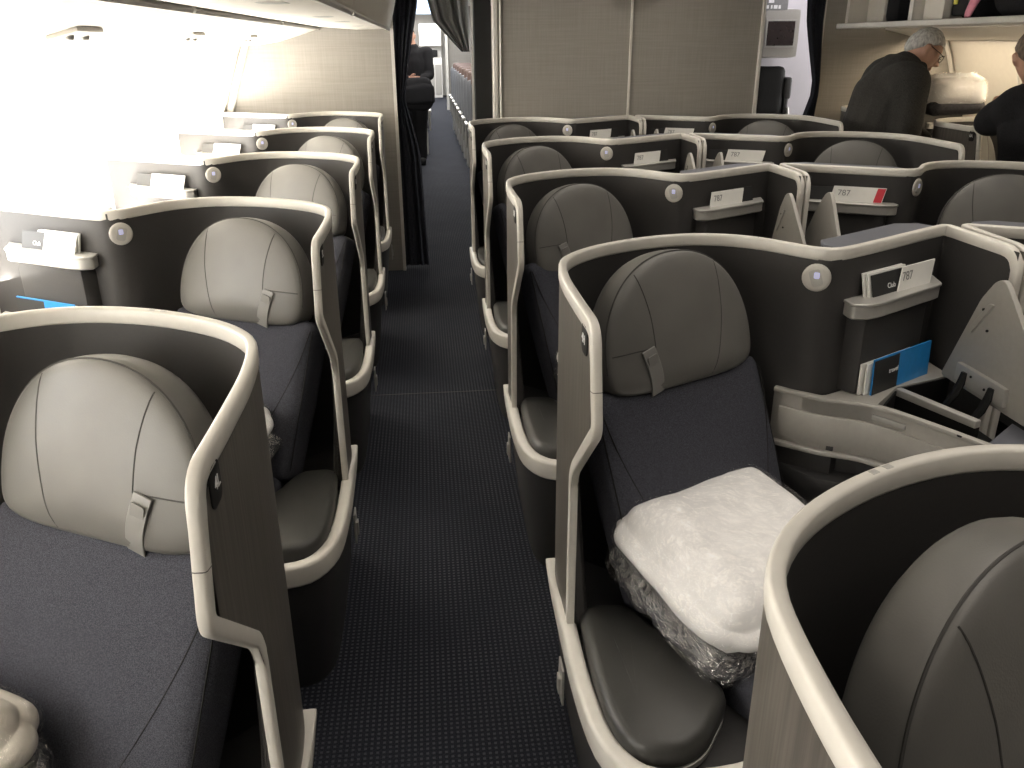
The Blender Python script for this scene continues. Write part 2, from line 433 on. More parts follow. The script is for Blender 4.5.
def make_suite(name, kind, m, label, cat='airline seat suite', group=None):
    """kind centre / window ; m=+1 aisle on the left, -1 aisle on the right"""
    root = empty(name, (0,0,0)); tagit(root, label, cat, group)
    sf = Surf(kind)
    fx = lambda p: (m*(p[0]-CX), p[1]-CY, p[2])
    fl = m < 0
    def out(mb, nm, mats, parent=root, **k): return mb.xf(fx, fl).build(nm, mats, parent, **k)
    sF, sK = sf.near(.25, .07)+.008, None
    sK = min(sf.s, key=lambda q: abs(sf.at(q)[0].y-.285) + (10 if sf.at(q)[0].x > .3 else 0))
    sE = sf.L
    # --- wall panel: laminate outside, charcoal inside
    mb = MB(); kink = [(sF+.03,.915),(sF+.05,.895),(sK-.03,.785),(sK-.004,.72),(sK,.70)]
    st = [(q, lerpt(kink, q)) for q in [sF+.055, sF+.06, sF+.1, sF+.14, sK-.03, sK-.004]] + [(sK,.70),(sK,.0)] + [(q,.0) for q in sf.s if q > sK+.012]
    if kind == 'centre':
        pass
    nz = 4
    ztop = [(sF+.055, TOPZ-.070),(sF+.08,TOPZ-.030),(sF+.11,TOPZ-.010)]
    rows = [(q, [zb+(lerpt(ztop, q)-zb)*k/nz for k in range(nz+1)] if zb else [0,.18,.36,.74,TOPZ-.008]) for q, zb in st]
    for d, mi, rev in ((.0, 0, False), (.0125, 1, True)):
        vs = [sf.P(q, z, d+.06*max(0, 1-z/.36)) for q, zz in rows for z in zz]; fs = []
        for i in range(len(rows)-1):
            for k in range(nz):
                f = (i*(nz+1)+k, i*(nz+1)+k+1, (i+1)*(nz+1)+k+1, (i+1)*(nz+1)+k)
                fs.append(f[::-1] if not rev else f)
        mb.add(vs, fs, mi)
    out(mb, 'shell_panel', ['laminate', 'liner'], ang=50)
    # --- trim band
    zt = TOPZ-.013
    front = [(sF+.062,zt),(sF+.028,.922),(sK-.010,.770),(sK+.004,.735),(sK+.006,.36)]
    if kind == 'centre': pts = [(sE-.004,.60),(sE-.004,zt)]+front; rad = [.05,.03,.016,.018,.02]
    else: pts = [(sE,zt)]+front; rad = [.03,.016,.018,.02]
    path = densify([Vector(p) for p in fillet(pts, rad, 6)], .022)
    L = []
    for i, p in enumerate(path):
        t = (path[min(i+1, len(path)-1)]-path[max(i-1, 0)]).normalized(); b = Vector((-t.y, t.x))
        k = (.86 if p.y < zt-.03 else 1) if p.y > .74 or p.x > sK+.1 else .70
        L.append([sf.P(p.x+b.x*v, p.y+b.y*v, .006+u) for u, v in rrect(.0082, .0138*k, .0045, 2)])
    mb = MB(); mb.loops(L[::-1], 0)
    # fine joints across the trim
    def joint(s_, z_, t):
        t = Vector(t).normalized(); b = Vector((-t.y, t.x)); pr = rrect(.0084, .0139, .0045, 2)
        mb.loops([[sf.P(s_+t.x*e+b.x*v, z_+t.y*e+b.y*v, .006+u) for u, v in pr] for e in (.0006,-.0006)], 1)
    joint(sF+.0428, .985, (.034,.16)); joint(sf.near(.735,.70), zt, (1,0))
    mb.xf(lambda p: p)
    out(mb, 'shell_trim', ['trim','joint'], ang=45)
    # little catch on top of the trim behind the headrest
    mb = MB(); s0 = sf.near(.43,.71)
    for a in (0, .022):
        mb.loops([[sf.P(s0+a+e, TOPZ+v, .006+u) for u, v in rrect(.004,.0014,.001,2)] for e in (.005,-.005)], 0)
    out(mb, 'trim_catch', 'silver')
    # --- monitor housing behind the diagonal wall
    mb = MB(); sa, sb = sf.near(.875,.585), sf.near(1.20,.775)
    poly = [tuple(sf.P(sa+(sb-sa)*k/8, 0, -.004).xy) for k in range(9)] + [tuple(sf.P(sb-(sb-sa)*k/8, 0, -.085 if 0 < k < 8 else -.05).xy) for k in range(9)]
    mb.prism(poly, .62, TOPZ-.004)
    out(mb, 'monitor_housing', 'slab', bevel=.004)
    # --- seat number plate
    s1 = sF+.106; mb = MB()
    L2 = [[sf.P(s1+(u*sc), 1.052+v*sc, d) for u, v in rrect(.021,.026,.012,4)] for sc, d in ((1,.001),(1,-.0015),(.94,-.0022))]
    mb.loops(L2, 0)
    pl = out(mb, 'seat_number_plate', 'black', weld=False)
    # --- aisle side base with its own trim
    bp = spline([(.246,.565),(.240,.45),(.237,.30),(.236,.15),(.243,.02),(.258,-.045),(.285,-.092),(.325,-.118),(.40,-.128),(.49,-.118),(.56,-.085)], .03)
    close = [(.57,.0),(.52,.25),(.40,.50),(.30,.585)]
    poly = [tuple(p) for p in bp]+close
    if area(poly) < 0: poly = poly[::-1]
    mb = MB(); cen = Vector((.40,.20))
    def shr(poly, k, kf):
        o = []
        for x, y in poly:
            yy = y+kf*max(0, (.12-y)/.25); xx = x+k*max(0, (.42-x)/.18); o.append((xx, yy))
        return o
    mb.loops([[(x,y,0) for x,y in shr(poly,.045,.09)], [(x,y,.18) for x,y in shr(poly,.026,.05)], [(x,y,.33) for x,y in shr(poly,.010,.012)], [(x,y,.366) for x,y in shr(poly,.008,.008)]], 0)
    out(mb, 'side_base', 'base', ang=40)
    bp3 = bp; L = []
    for i, p in enumerate(bp3):
        t = (bp3[min(i+1, len(bp3)-1)]-bp3[max(i-1, 0)]).normalized(); n = Vector((-t.y, t.x))
        k = min(1, .25+i/8)
        L.append([Vector((p.x+n.x*(.011+u*1), p.y+n.y*(.011+u), .385-.02*(1-k)+v*k)) for u, v in rrect(.016,.028,.009,3)])
    mb = MB(); mb.loops(L, 0)
    out(mb, 'base_trim', 'trim', ang=45)
    mb = MB(); mb.rbox((.2335,.27,.275), (.003,.024,.045), .0025, n=3); mb.rbox((.228,.27,.27), (.003,.012,.02), .0025, n=3)
    out(mb, 'latch_plate', 'silver')
    # --- armrest pad
    pad = [(.272,.295),(.264,.12),(.268,.01),(.282,-.05),(.315,-.080),(.375,-.085),(.425,-.062),(.497,.035),(.385,.285),(.36,.305),(.30,.31)]
    pad = fillet_closed(pad, .03, 3)
    mb = MB(); mb.puff(pad, [(.012,.387),(.002,.392),(0,.402),(0,.420),(.004,.431),(.012,.438),(.020,.4405)], 0, .5, .443)
    o = out(mb, 'arm_pad', 'padskin', ang=60)
    mb = MB(); mb.puff(pad, [(.012,.335),(.006,.34),(.006,.372)], 0); mb.puff(pad, [(.004,.372),(.002,.374),(.002,.385),(.006,.387)], 1)
    out(mb, 'arm_box', ['base','silver'], ang=50)
    # --- seat: headrest, backrest, cushion
    hz = .834 if kind == 'centre' else .800
    tl = math.radians(15); UT = UPV*math.cos(tl)-FWD*math.sin(tl); FT = FWD*math.cos(tl)+UPV*math.sin(tl)
    mb, on = headrest_shape((RGT, FT, UT), HEAD+UPV*hz+FWD*.035)
    hd = out(mb, 'headrest', ['leather','seam'], ang=70)
    # strap with its buckle hanging on the aisle side
    mb = MB(); c = on(-.112, .030, .010)
    ax = (UPV*-1+RGT*-.28).normalized() if False else (UPV*-1+RGT*.30).normalized(); side = ax.cross(FWD).normalized()
    Lp = []
    for k in range(9):
        t = k/8; cc = on(-.112, .096, .001)+ax*(.105*t)+FWD*(.003+.012*math.sin(math.pi*t*.9)); w_ = .0165
        Lp.append([cc+side*w_+FWD*.0018, cc-side*w_+FWD*.0018, cc-side*w_-FWD*.0018, cc+side*w_-FWD*.0018])
    mb.loops(Lp, 0)
    stp = out(mb, 'strap', 'strap', hd, bevel=.0012)
    mb = MB(); cc = on(-.112,.096,.001)+ax*.024+FWD*.0125
    mb.loops([[cc+side*u+ax*v+FWD*e for u, v in rrect(.012,.013,.003,2)] for e in (-.001,.0016)], 0)
    out(mb, 'strap_patch', 'strap', stp)
    T = HEAD+UPV*(hz+.022)+FWD*.018; B = HEAD+FWD*.205+UPV*.43
    dv = (T-B); bl = dv.length; dv.normalize(); bn = RGT.cross(dv).normalized()
    if bn.dot(FWD) < 0: bn = -bn
    mid = (T+B)/2; hw = .232
    Rm = Matrix((RGT, dv, RGT.cross(dv))).transposed()
    sgn = 1 if RGT.cross(dv).dot(FWD) > 0 else -1
    def bk(q, p):
        wz = p.z*sgn
        if wz > 0:
            g = abs(q.x)
            p.z += sgn*(.010*(1-q.x**2)*(1-q.y**2))
        # slight taper to the foot
        p.x *= 1-.05*(q.y < 0)*abs(q.y)
        return p
    mb = MB(); mb.rbox(mid-bn*.05, (hw, bl/2, .05), .028, Rm, 0, 14, bk)
    for sd in (-1, 1):     # curved bolster seams
        pts = []
        for k in range(15):
            t = k/14; v = .20-.36*t*1.0; u = sd*(hw-.006-.125*t**1.5*1.0) if sd < 0 else sd*(hw-.006-.10*t**1.5)
            z_ = .0095*(1-(u/hw)**2)*(1-(v/(bl/2))**2) - (.004 if k == 0 else 0)
            pts.append(mid+RGT*u+dv*(v*bl/.46)+bn*(z_-.0006))
        mb.tube(pts, .0015, 1, 5)
        mb.tube([mid+RGT*(sd*(hw-.004))+dv*(bl*(.44-.86*k/12))-bn*.012 for k in range(13)], .0015, 1, 5)
    out(mb, 'backrest', ['fabric','black'], ang=70)
    mb = MB(); cc = B+FWD*.225+UPV*-.035
    Rc = Matrix((RGT, FWD, RGT.cross(FWD))).transposed()
    mb.rbox(cc, (.208, .255, .05), .032, Rc, 0, 10)
    out(mb, 'seat_cushion', 'fabric', ang=70)
    mb = MB(); mb.box(cc+UPV*-.19-FWD*.03, (.19,.20,.135), Rc)
    out(mb, 'seat_pan', 'base', bevel=.01)
    # seat filler below backrest to the wall
    # --- reading lamp on the bulge
    sl = sf.near(.828,.588); p0, t0, n0 = sf.at(sl); n3 = Vector((n0.x, n0.y, 0)); t3 = Vector((t0.x, t0.y, 0)); Rl = Matrix((t3, UPV, n3)).transposed()
    cl = sf.P(sl, 1.032, .012)
    mb = MB(); mb.lathe([(.030,0),(.030,.004),(.027,.0065),(.024,.0068)], cl, 28, Rl)
    lp = out(mb, 'reading_lamp', 'lampdisc', weld=False)
    mb = MB(); mb.loops([[cl+t3*u+UPV*v+n3*e for u, v in [(a*.94-b*.34, a*.34+b*.94) for a, b in rrect(.012,.018,.006,3)]] for e in (.0068,.0088)], 0)
    out(mb, 'lamp_switch', 'silver', lp, weld=False)
    mb = MB(); mb.loops([[cl+t3*(u+.001)+UPV*(v+.006)+n3*e for u, v in rrect(.006,.007,.003,3)] for e in (.0088,.0093)], 0)
    out(mb, 'lamp_lens', 'lens', lp, weld=False)
    # --- literature shelf on the diagonal wall
    W0 = Vector((.845,.578,0)); tv = Vector((.869,.494,0)); nv = Vector((.494,-.869,0))
    def wt(t, d, z=0): q = W0+tv*t+nv*d; return (q.x, q.y, z)
    sh = [wt(.045,.010)[:2], wt(.022,.052)[:2], wt(.045,.076)[:2], wt(.088,.084)[:2], wt(.335,.078)[:2], wt(.40,.010)[:2]]
    sh = fillet_closed(sh, .012, 3)
    mb = MB(); mb.puff(sh, [(.008,.943),(.003,.947),(.003,.973),(0,.975),(0,.979),(.0015,.9805)])
    out(mb, 'literature_shelf', 'silver', ang=40)
    bx = fillet_closed([wt(.058,.010)[:2], wt(.063,.066)[:2], wt(.325,.056)[:2], wt(.335,.010)[:2]], .01, 2)
    mb = MB(); mb.prism(bx, .768, .944); out(mb, 'literature_pocket', 'liner', ang=40)
    # --- side console with its deck, face, drawer line and arm below
    Fp = spline([(.772,.612),(.798,.586),(.828,.560),(.866,.530),(.944,.484),(1.004,.392),(1.05,.307),(1.10,.20),(1.125,.08),(1.13,-.17)], .03)
    Fi = min(range(len(Fp)), key=lambda i: (Fp[i]-Vector((.944,.484))).length)
    inner = [tuple(sf.P(q, 0, .0225).xy) for q in sf.s if sf.near(.775,.645) < q < sf.near(1.20,.775)]
    xr = 1.212 if kind == 'centre' else 1.27
    deck = [tuple(p) for p in Fp[:Fi+1]] + [(1.05,.585),(xr,.640)] + ([(xr,.755)] if kind == 'centre' else [(xr,.80)]) + inner[::-1]
    mb = MB()
    if area(deck) < 0: deck = deck[::-1]
    mb.loops([[(x,y,.70) for x,y in deck],[(x,y,.765) for x,y in deck]], 0)
    def strip(path, off0, off1, z0, z1, mi):
        A, Bq = [], []
        for i, p in enumerate(path):
            t = (path[min(i+1, len(path)-1)]-path[max(i-1, 0)]).normalized(); n = Vector((-t.y, t.x))
            A.append(p+n*off0); Bq.append(p+n*off1)
        poly = [tuple(q) for q in A]+[tuple(q) for q in Bq[::-1]]
        if area(poly) < 0: poly = poly[::-1]
        mb.loops([[(x,y,z0) for x,y in poly],[(x,y,z1) for x,y in poly]], mi)
    def sweep(path, off, zc, a, b, r=.003):
        L = []
        for i, p in enumerate(path):
            t = (path[min(i+1, len(path)-1)]-path[max(i-1, 0)]).normalized(); n = Vector((-t.y, t.x))
            L.append([Vector((p.x+n.x*(off+u), p.y+n.y*(off+u), zc+v)) for u, v in rrect(a, b, r, 2)])
        mb.loops(L, 0)
    sweep(Fp, .011, .7025, .011, .0625)
    sweep(Fp, .004, .764, .008, .0055)
    con = out(mb, 'side_console', 'console', ang=40)
    i1 = min(range(len(Fp)), key=lambda i: (Fp[i]-Vector((1.03,.345))).length)
    mb = MB(); sweep(Fp[1:i1+1], -.003, .692, .004, .036); sweep(Fp[:i1+3], -.005, .638, .008, .006)
    dr = out(mb, 'console_drawer', 'console', con, ang=40)
    mb = MB(); i2 = min(range(len(Fp)), key=lambda i: (Fp[i]-Vector((.975,.445))).length)
    sweep(Fp[i2-1:i2+2], -.002, .7425, .0035, .006, .002)
    out(mb, 'console_latch', 'silver', con, ang=40)
    low = [tuple(p) for p in Fp] + [(xr,-.17),(xr,.62),(1.1,.60),(.95,.60),(.88,.545)]
    if area(low) < 0: low = low[::-1]
    mb = MB(); arm = []
    for i, p in enumerate(Fp):
        t = (Fp[min(i+1, len(Fp)-1)]-Fp[max(i-1, 0)]).normalized(); n = Vector((-t.y, t.x)); k = min(1, i/6)
        arm.append(p+n*(.012-.052*k))
    poly = [tuple(p) for p in arm]+[(xr,-.17),(xr,.62),(1.1,.60),(.95,.60),(.88,.545)]
    if area(poly) < 0: poly = poly[::-1]
    mb.loops([[(x,y,0) for x,y in inset(poly,.01)],[(x,y,.55) for x,y in poly],[(x,y,.575) for x,y in poly],[(x,y,.585) for x,y in inset(poly,.006)]], 0)
    mb.loops([[(x,y,.58) for x,y in inset(low,.022)],[(x,y,.66) for x,y in inset(low,.022)]], 0)
    out(mb, 'console_arm', 'base', ang=45)
    # tray compartment: stowed table edge and far cover
    mb = MB(); a, b = Vector((1.047,.575)), Vector((1.118,.385)); d_ = (b-a).normalized(); n_ = Vector((-d_.y, d_.x))
    q = [a-n_*.009, a+n_*.009, b+n_*.009, b-n_*.009]
    mb.prism([tuple(x) for x in q], .69, .752, 1); mb.prism([tuple(x) for x in q], .752, .768, 0)
    out(mb, 'stowed_table', ['silver','black'], con, bevel=.002)
    mb = MB()
    mb.prism([(.972,.497),(1.05,.582),(xr-.006,.636),(xr-.006,.30),(1.09,.27),(1.03,.40)], .668, .690)
    for a, b in (((.966,.492),(1.05,.583)),((1.05,.583),(xr-.004,.637))):
        a, b = Vector(a), Vector(b); t = (b-a).normalized(); n = Vector((t.y, -t.x))
        mb.prism([tuple(a), tuple(b), tuple(b+n*.004), tuple(a+n*.004)], .669, .762)
    out(mb, 'compartment_liner', 'black', con)
    mb = MB(); mb.prism([(1.075,.300),(1.11,.215),(1.145,.08),(1.15,-.15),(xr-.006,-.15),(xr-.006,.40)], .735, .752)
    out(mb, 'console_cover', 'slab', con, bevel=.003)
    for (hx, hy) in ((.956,.472),(1.035,.322),(1.062,.292)):
        mb = MB(); mb.lathe([(.007,0),(.007,.003),(.004,.0035)], (hx+.006,hy+.004,.765), 14)
        out(mb, 'console_bumper', 'black', con, weld=False)
    # --- open lid of the compartment standing on its hinge
    if kind == 'centre':
        lidp = [(.645,.768),(.535,.985),(.495,1.034),(.470,1.044),(.445,1.022),(.345,.905),(.328,.880),(.20,.768)]
        lidp = fillet_closed(lidp, .012, 3)
        mb = MB()
        def lx(z): return 1.196-.02*(z-.768)/.27
        mb.loops([[(lx(z)+e, y, z) for y, z in lidp] for e in (-.006,.006)], 0)
        mb.loops([[(lx(z)+e, y, z) for y, z in fillet_closed([(.55,.90),(.555,.915),(.50,.985),(.485,.985)],.006,2)] for e in (-.0105,-.005)], 0)
        lid = out(mb, 'storage_lid', 'console', bevel=.002)
        mb = MB(); mb.rbox((1.183,.49,.805), (.008,.085,.022), .005, n=4)
        hg = out(mb, 'hinge_plate', 'silver', lid)
        for yy in (.535,.44):
            mb = MB(); mb.tube([(1.172,yy,.815),(1.168,yy,.79),(1.160,yy,.765),(1.14,yy,.735)], [.007,.009,.009,.007], 0, 6); out(mb, 'hinge_arm', 'black', lid, weld=False)
        for yy, zz in ((.515,.812),(.465,.802)):
            mb = MB(); mb.lathe([(.003,0),(.003,.003)], (1.176, yy, zz), 8, Matrix(((0,0,-1),(0,1,0),(1,0,0)))); out(mb, 'screw', 'black', lid, weld=False)
        for yy, zz in ((.52,.965),(.495,.925)):
            mb = MB(); mb.lathe([(.003,0),(.003,.003)], (1.1755, yy, zz), 8, Matrix(((0,0,-1),(0,1,0),(1,0,0)))); out(mb, 'screw', 'black', lid, weld=False)
    return root
def suite_loc(col, row):
    return {'L':(-CX, P*row+DY+CY, 0), 'C':(CX, P*row+CY, 0), 'D':(2*XC-CX, P*row+CY, 0), 'R':(2*XC+CX, P*row+DY+CY, 0)}[col]
def W(col, row, p):
    """suite coordinates to the cabin"""
    m = 1 if col in 'CR' else -1; l = suite_loc(col, row)
    return Vector((l[0]+m*(p[0]-CX), l[1]+p[1]-CY, p[2] if len(p) > 2 else 0))

KIND = {'L':('window',-1,'suites in the window row'), 'C':('centre',1,'left suites of the centre block'), 'D':('centre',-1,'right suites of the centre block'), 'R':('window',1,'suites on the far aisle')}
ROWS = {'L':range(5), 'C':range(5), 'D':range(1,5), 'R':range(3,5)}
ordn = ['nearest the camera', 'second from the camera', 'third from the camera', 'fourth from the camera', 'against the bulkhead']
LAB = {
 'L':['grey window-side seat suite with seat plate 4L, nearest the camera at left','grey window-side seat suite second from the camera, its shelf beside the blown-out windows','grey window-side seat suite third from the camera, left of the aisle','grey window-side seat suite fourth from the camera, left of the aisle','grey window-side seat suite farthest back, under the left bulkhead'],
 'C':['grey centre seat suite cropped at the bottom right corner, showing its big headrest','dark centre seat suite with the bagged white pillow on its seat','dark centre seat suite right of the aisle, directly behind the one holding the bagged pillow','dark centre seat suite right of the aisle, fourth from the camera','dark centre seat suite right of the aisle, against the linen bulkhead'],
 'D':[None,'dark seat suite beyond the centre divider, cropped by the right frame edge','dark seat suite beyond the divider whose shelf card has a red end','dark seat suite beyond the divider, in front of the man in the hoodie','dark seat suite beyond the divider, under the right end of the linen bulkhead'],
 'R':[None,None,None,'far aisle seat suite with a pale trimmed end beside the person in black','far aisle seat suite behind the man in the dark hoodie'],
}
for col in 'LCDR':
    kind, m, grp = KIND[col]; proto = None
    letter = {'L':'L','C':'H','D':'D','R':'A'}[col]
    for row in ROWS[col]:
        if proto is None: o = proto = make_suite('seat_suite', kind, m, '', 'seat suite', grp); kids = list(proto.children)
        else:
            o = proto.copy(); COL.objects.link(o)
            for ch in kids:
                c = ch.copy(); COL.objects.link(c); c.parent = o
                for g in list(ch.children):
                    if g.name.startswith('seat_number') and not g.name.startswith('seat_number_plate'): continue
                    d = g.copy(); COL.objects.link(d); d.parent = c
                    for h in list(g.children):
                        e = h.copy(); COL.objects.link(e); e.parent = d
        o.location = suite_loc(col, row); o['label'] = LAB[col][row]; o['category'] = 'seat suite'; o['group'] = grp
        if (col == 'C' and row >= 2) or col == 'D':      # these headrests are pushed further down
            for c in o.children:
                if c.name.startswith('headrest'): c.location.z = -.030
        plate = [c for c in o.children if c.name.startswith('seat_number_plate')][0]
        num = (4+row) if col == 'L' else (3+row)
        text_obj('seat_number', f'{num}{letter}', .023, (m*(.2440-CX), .187-CY, 1.052), (0, -m, 0), (0,0,1), 'wink', plate, .0004)

# ------------------------------------------------------------------ pillows, leaflets, magazines
def noise3(p, f, seed=0):
    from mathutils import noise
    return noise.noise(Vector(p)*f+Vector((seed*3.1, seed*1.7, seed)))
def pillow_mesh(h, R, c, seed, amp=.010, n=22, pinch=.55, fr=6):
    mb = MB()
    def fn(q, p):
        e = max(abs(q.x), abs(q.y))
        k = 1-pinch*max(0, e-.25)**2/.5625
        p = Vector((p.x*(1-.05*(1-abs(q.y))*abs(q.x)), p.y*(1-.05*(1-abs(q.x))*abs(q.y)), p.z*k)); cr = 1-.11*(abs(q.x)*abs(q.y))**2; p.x *= cr; p.y *= cr
        w = noise3(p, fr, seed)*amp + noise3((p.x*2.2, p.y*.8, p.z), fr*2.4, seed+5)*amp*.5
        return p+Vector((.3*w, .3*w, w))
    mb.rbox(c, h, min(h)*.98, R, 0, n, fn)
    return mb
def bagged_pillow(col, row, c, label, h=(.225,.215,.095), tilt=22, pm='pillow', seed=1, blanket=True):
    m = 1 if col in 'CR' else -1
    base = W(col, row, c); root = empty('bagged_pillow', base); tagit(root, label, 'pillow', 'pillows and blankets sealed in plastic')
    a = math.radians(tilt)
    r = Vector((m*RGT.x, RGT.y, 0)); f = Vector((m*FWD.x, FWD.y, 0))
    f2 = f*math.cos(a)-UPV*math.sin(a)*.9; f2.normalize(); u_ = r.cross(f2)
    if u_.z < 0: u_ = -u_
    R = Matrix((r, f2, u_)).transposed()
    pillow_mesh(h, R, u_*.088, seed).build('pillow', pm, root, ang=180)
    pillow_mesh((h[0]+.006, h[1]+.006, h[2]+.006), R, u_*.088, seed, .014, pinch=.5).build('plastic_bag', 'plastic', root, ang=180)
    if blanket:
        b = pillow_mesh((h[0]-.012, h[1]-.008, .038), R, u_*.012+f*.006, seed+2, .008, pinch=.35).build('blanket', 'bag_dark', root, ang=180)
        pillow_mesh((h[0]-.002, h[1]+.0, .046), R, u_*.012+f*.006, seed+2, .016, pinch=.3, fr=22).build('blanket_bag', 'plastic2', b, ang=180)
    return root
bp1 = bagged_pillow('C', 1, (.575,.288,.478), 'big white pillow in clear plastic on the seat right of the aisle', (.228,.204,.078), 15, seed=3)
bagged_pillow('C', 2, (.645,.235,.49), 'plastic bagged pillow peeking out left behind the near centre seat wing', (.26,.2,.085), 14, seed=6)
bagged_pillow('L', 1, (.635,.26,.48), 'plastic bagged pillow peeking past the 4L seat wing', (.21,.19,.085), 14, seed=9)
bagged_pillow('L', 0, (.805,.285,.48), 'beige pillow in plastic cut off at the bottom left corner', (.2,.2,.08), 10, 'beige', seed=12)

W0 = Vector((.845,.578,0)); TV = Vector((.869,.494,0)); NV = Vector((.494,-.869,0))
def slab_thing(name, col, row, t0, t1, d, z0, z1, thick, lean, mats, label, cat, grp, parent=None, slope=0, taper=.0, text=None):
    """flat card standing by the diagonal wall, bottom edge d from the wall, leaning back"""
    def q(t, z, e): 
        p = W0+TV*t+NV*(d+e-lean*(z-z0)/(z1-z0)); return Vector((p.x, p.y, z))
    c0 = (q(t0,z0,0)+q(t1,z0,0))/2
    m = 1 if col in 'CR' else -1
    org = W(col, row, c0)
    mb = MB()
    A = [q(t0+taper,z0,0), q(t1-taper*.0,z0,0), q(t1+slope,z1,0), q(t0+slope,z1,0)]; B = [q(t0+taper,z0,thick), q(t1,z0,thick), q(t1+slope,z1,thick), q(t0+slope,z1,thick)]
    mb.loops([[W(col,row,p)-org for p in A], [W(col,row,p)-org for p in B]], 0)
    if m < 0: mb.f = [f[::-1] for f in mb.f]
    if parent is None:
        o = mb.build(name, mats, None, smooth=False); o.location = org; tagit(o, label, cat, grp)
    else:
        o = mb.build(name, mats, parent, smooth=False); o.location = org-parent.location
    for body, tt, zz, size, mat in (text or []):
        pos = W(col, row, q(tt, zz, thick+.0006))-org
        rv = W(col, row, q(tt+.01, zz, 0))-W(col, row, q(tt, zz, 0)); rv = rv*(1 if m > 0 else -1)
        uv = W(col, row, q(tt, z1, 0))-W(col, row, q(tt, z0, 0))
        text_obj('printed_number' if body.isdigit() else 'printed_word', body, size, pos, rv, uv, mat, o, .0002)
    return o
GL = 'printed cards on the literature shelves'
where = {('C',1):'bagged-pillow suite',('C',2):'suite behind the bagged pillow',('C',3):'third visible aisle-side centre suite',('C',4):'aisle-side centre suite by the bulkhead',
         ('D',2):'beyond-divider suite with the red-ended card',('D',3):'suite before the hooded man',('D',4):'suite under the bulkhead right end',
         ('L',1):'suite behind seat 4L',('L',2):'third window-side suite',('L',3):'fourth window-side suite',('L',4):'window-side suite at the bulkhead'}
for (col,row), wh in where.items():
    z = .9806
    if (col,row) in (('C',1),('L',1)):
        L1 = col == 'L'
        for k in range(2):
            slab_thing('booklet', col, row, .088+.006*k, .24, .034+.007*k, z, z+.050, .004, .012, 'white', f"white booklet {'rearmost' if k == 0 else 'second'} on the shelf of the {wh}", 'booklet', GL)
        a, b = (.175, .295) if L1 else (.102, .225)
        slab_thing('card', col, row, a, b, .048, z, z+.046, .003, .012, 'ink', f'black card with white lettering on the shelf of the {wh}', 'card', GL, text=[('Club', .235 if L1 else .172, z+.016, .016, 'wink')])
        a, b = (.085, .205) if L1 else (.185, .315)
        slab_thing('card', col, row, a, b, .0540, z, z+.052, .003, .008, 'white', f'white card with large numerals on the shelf of the {wh}', 'card', GL, slope=-.015 if L1 else .02, text=[] if L1 else [('787', .222, z+.030, .028, 'greyink')])
    elif col == 'C':
        slab_thing('card', col, row, .22, .32, .038, z, z+.048, .003, .01, 'ink', f'black card on the shelf of the {wh}', 'card', GL)
        slab_thing('card', col, row, .09, .25, .048, z, z+.048, .003, .01, 'white', f'white card with large numerals on the shelf of the {wh}', 'card', GL, slope=.015, text=[('787', .132, z+.026, .028, 'greyink')])
    else:
        slab_thing('card', col, row, .20, .33, .038, z, z+.044, .003, .01, 'ink', f'black card on the shelf of the {wh}', 'card', GL)
        o = slab_thing('card', col, row, .08, .25, .048, z, z+.050, .003, .01, 'white', f'white card with large numerals on the shelf of the {wh}', 'card', GL, slope=-.01, text=[('787', .205, z+.028, .028, 'greyink')])
        if (col,row) == ('D',2):
            slab_thing('red_end', col, row, .082, .108, .0512, z+.002, z+.048, .0005, .01, 'red', None, None, None, parent=o, slope=-.01)
GM = 'magazines in the literature pockets'
for col,row in (('C',1),('L',1)):
    wh = where[(col,row)]; z = .766
    for k in range(2):
        slab_thing('magazine', col, row, .066+.010*k, .26, .069+.008*k, z, z+.072, .004, .002, 'white', f"white-edged magazine {'rearmost' if k == 0 else 'second'} in the pocket of the {wh}", 'magazine', GM)
    L1 = col == 'L'
    o = slab_thing('magazine', col, row, .088, .315, .087, z, z+.082, .004, .004, 'blue', f'blue and black magazine in the pocket of the {wh}', 'magazine', GM)
    a, b = (.205, .315) if L1 else (.088, .185)
    slab_thing('black_band', col, row, a, b, .0912, z, z+.079, .0005, .0039, 'ink', None, None, None, parent=o, text=[('travel', .225 if L1 else .165, z+.045, .016, 'wink')])

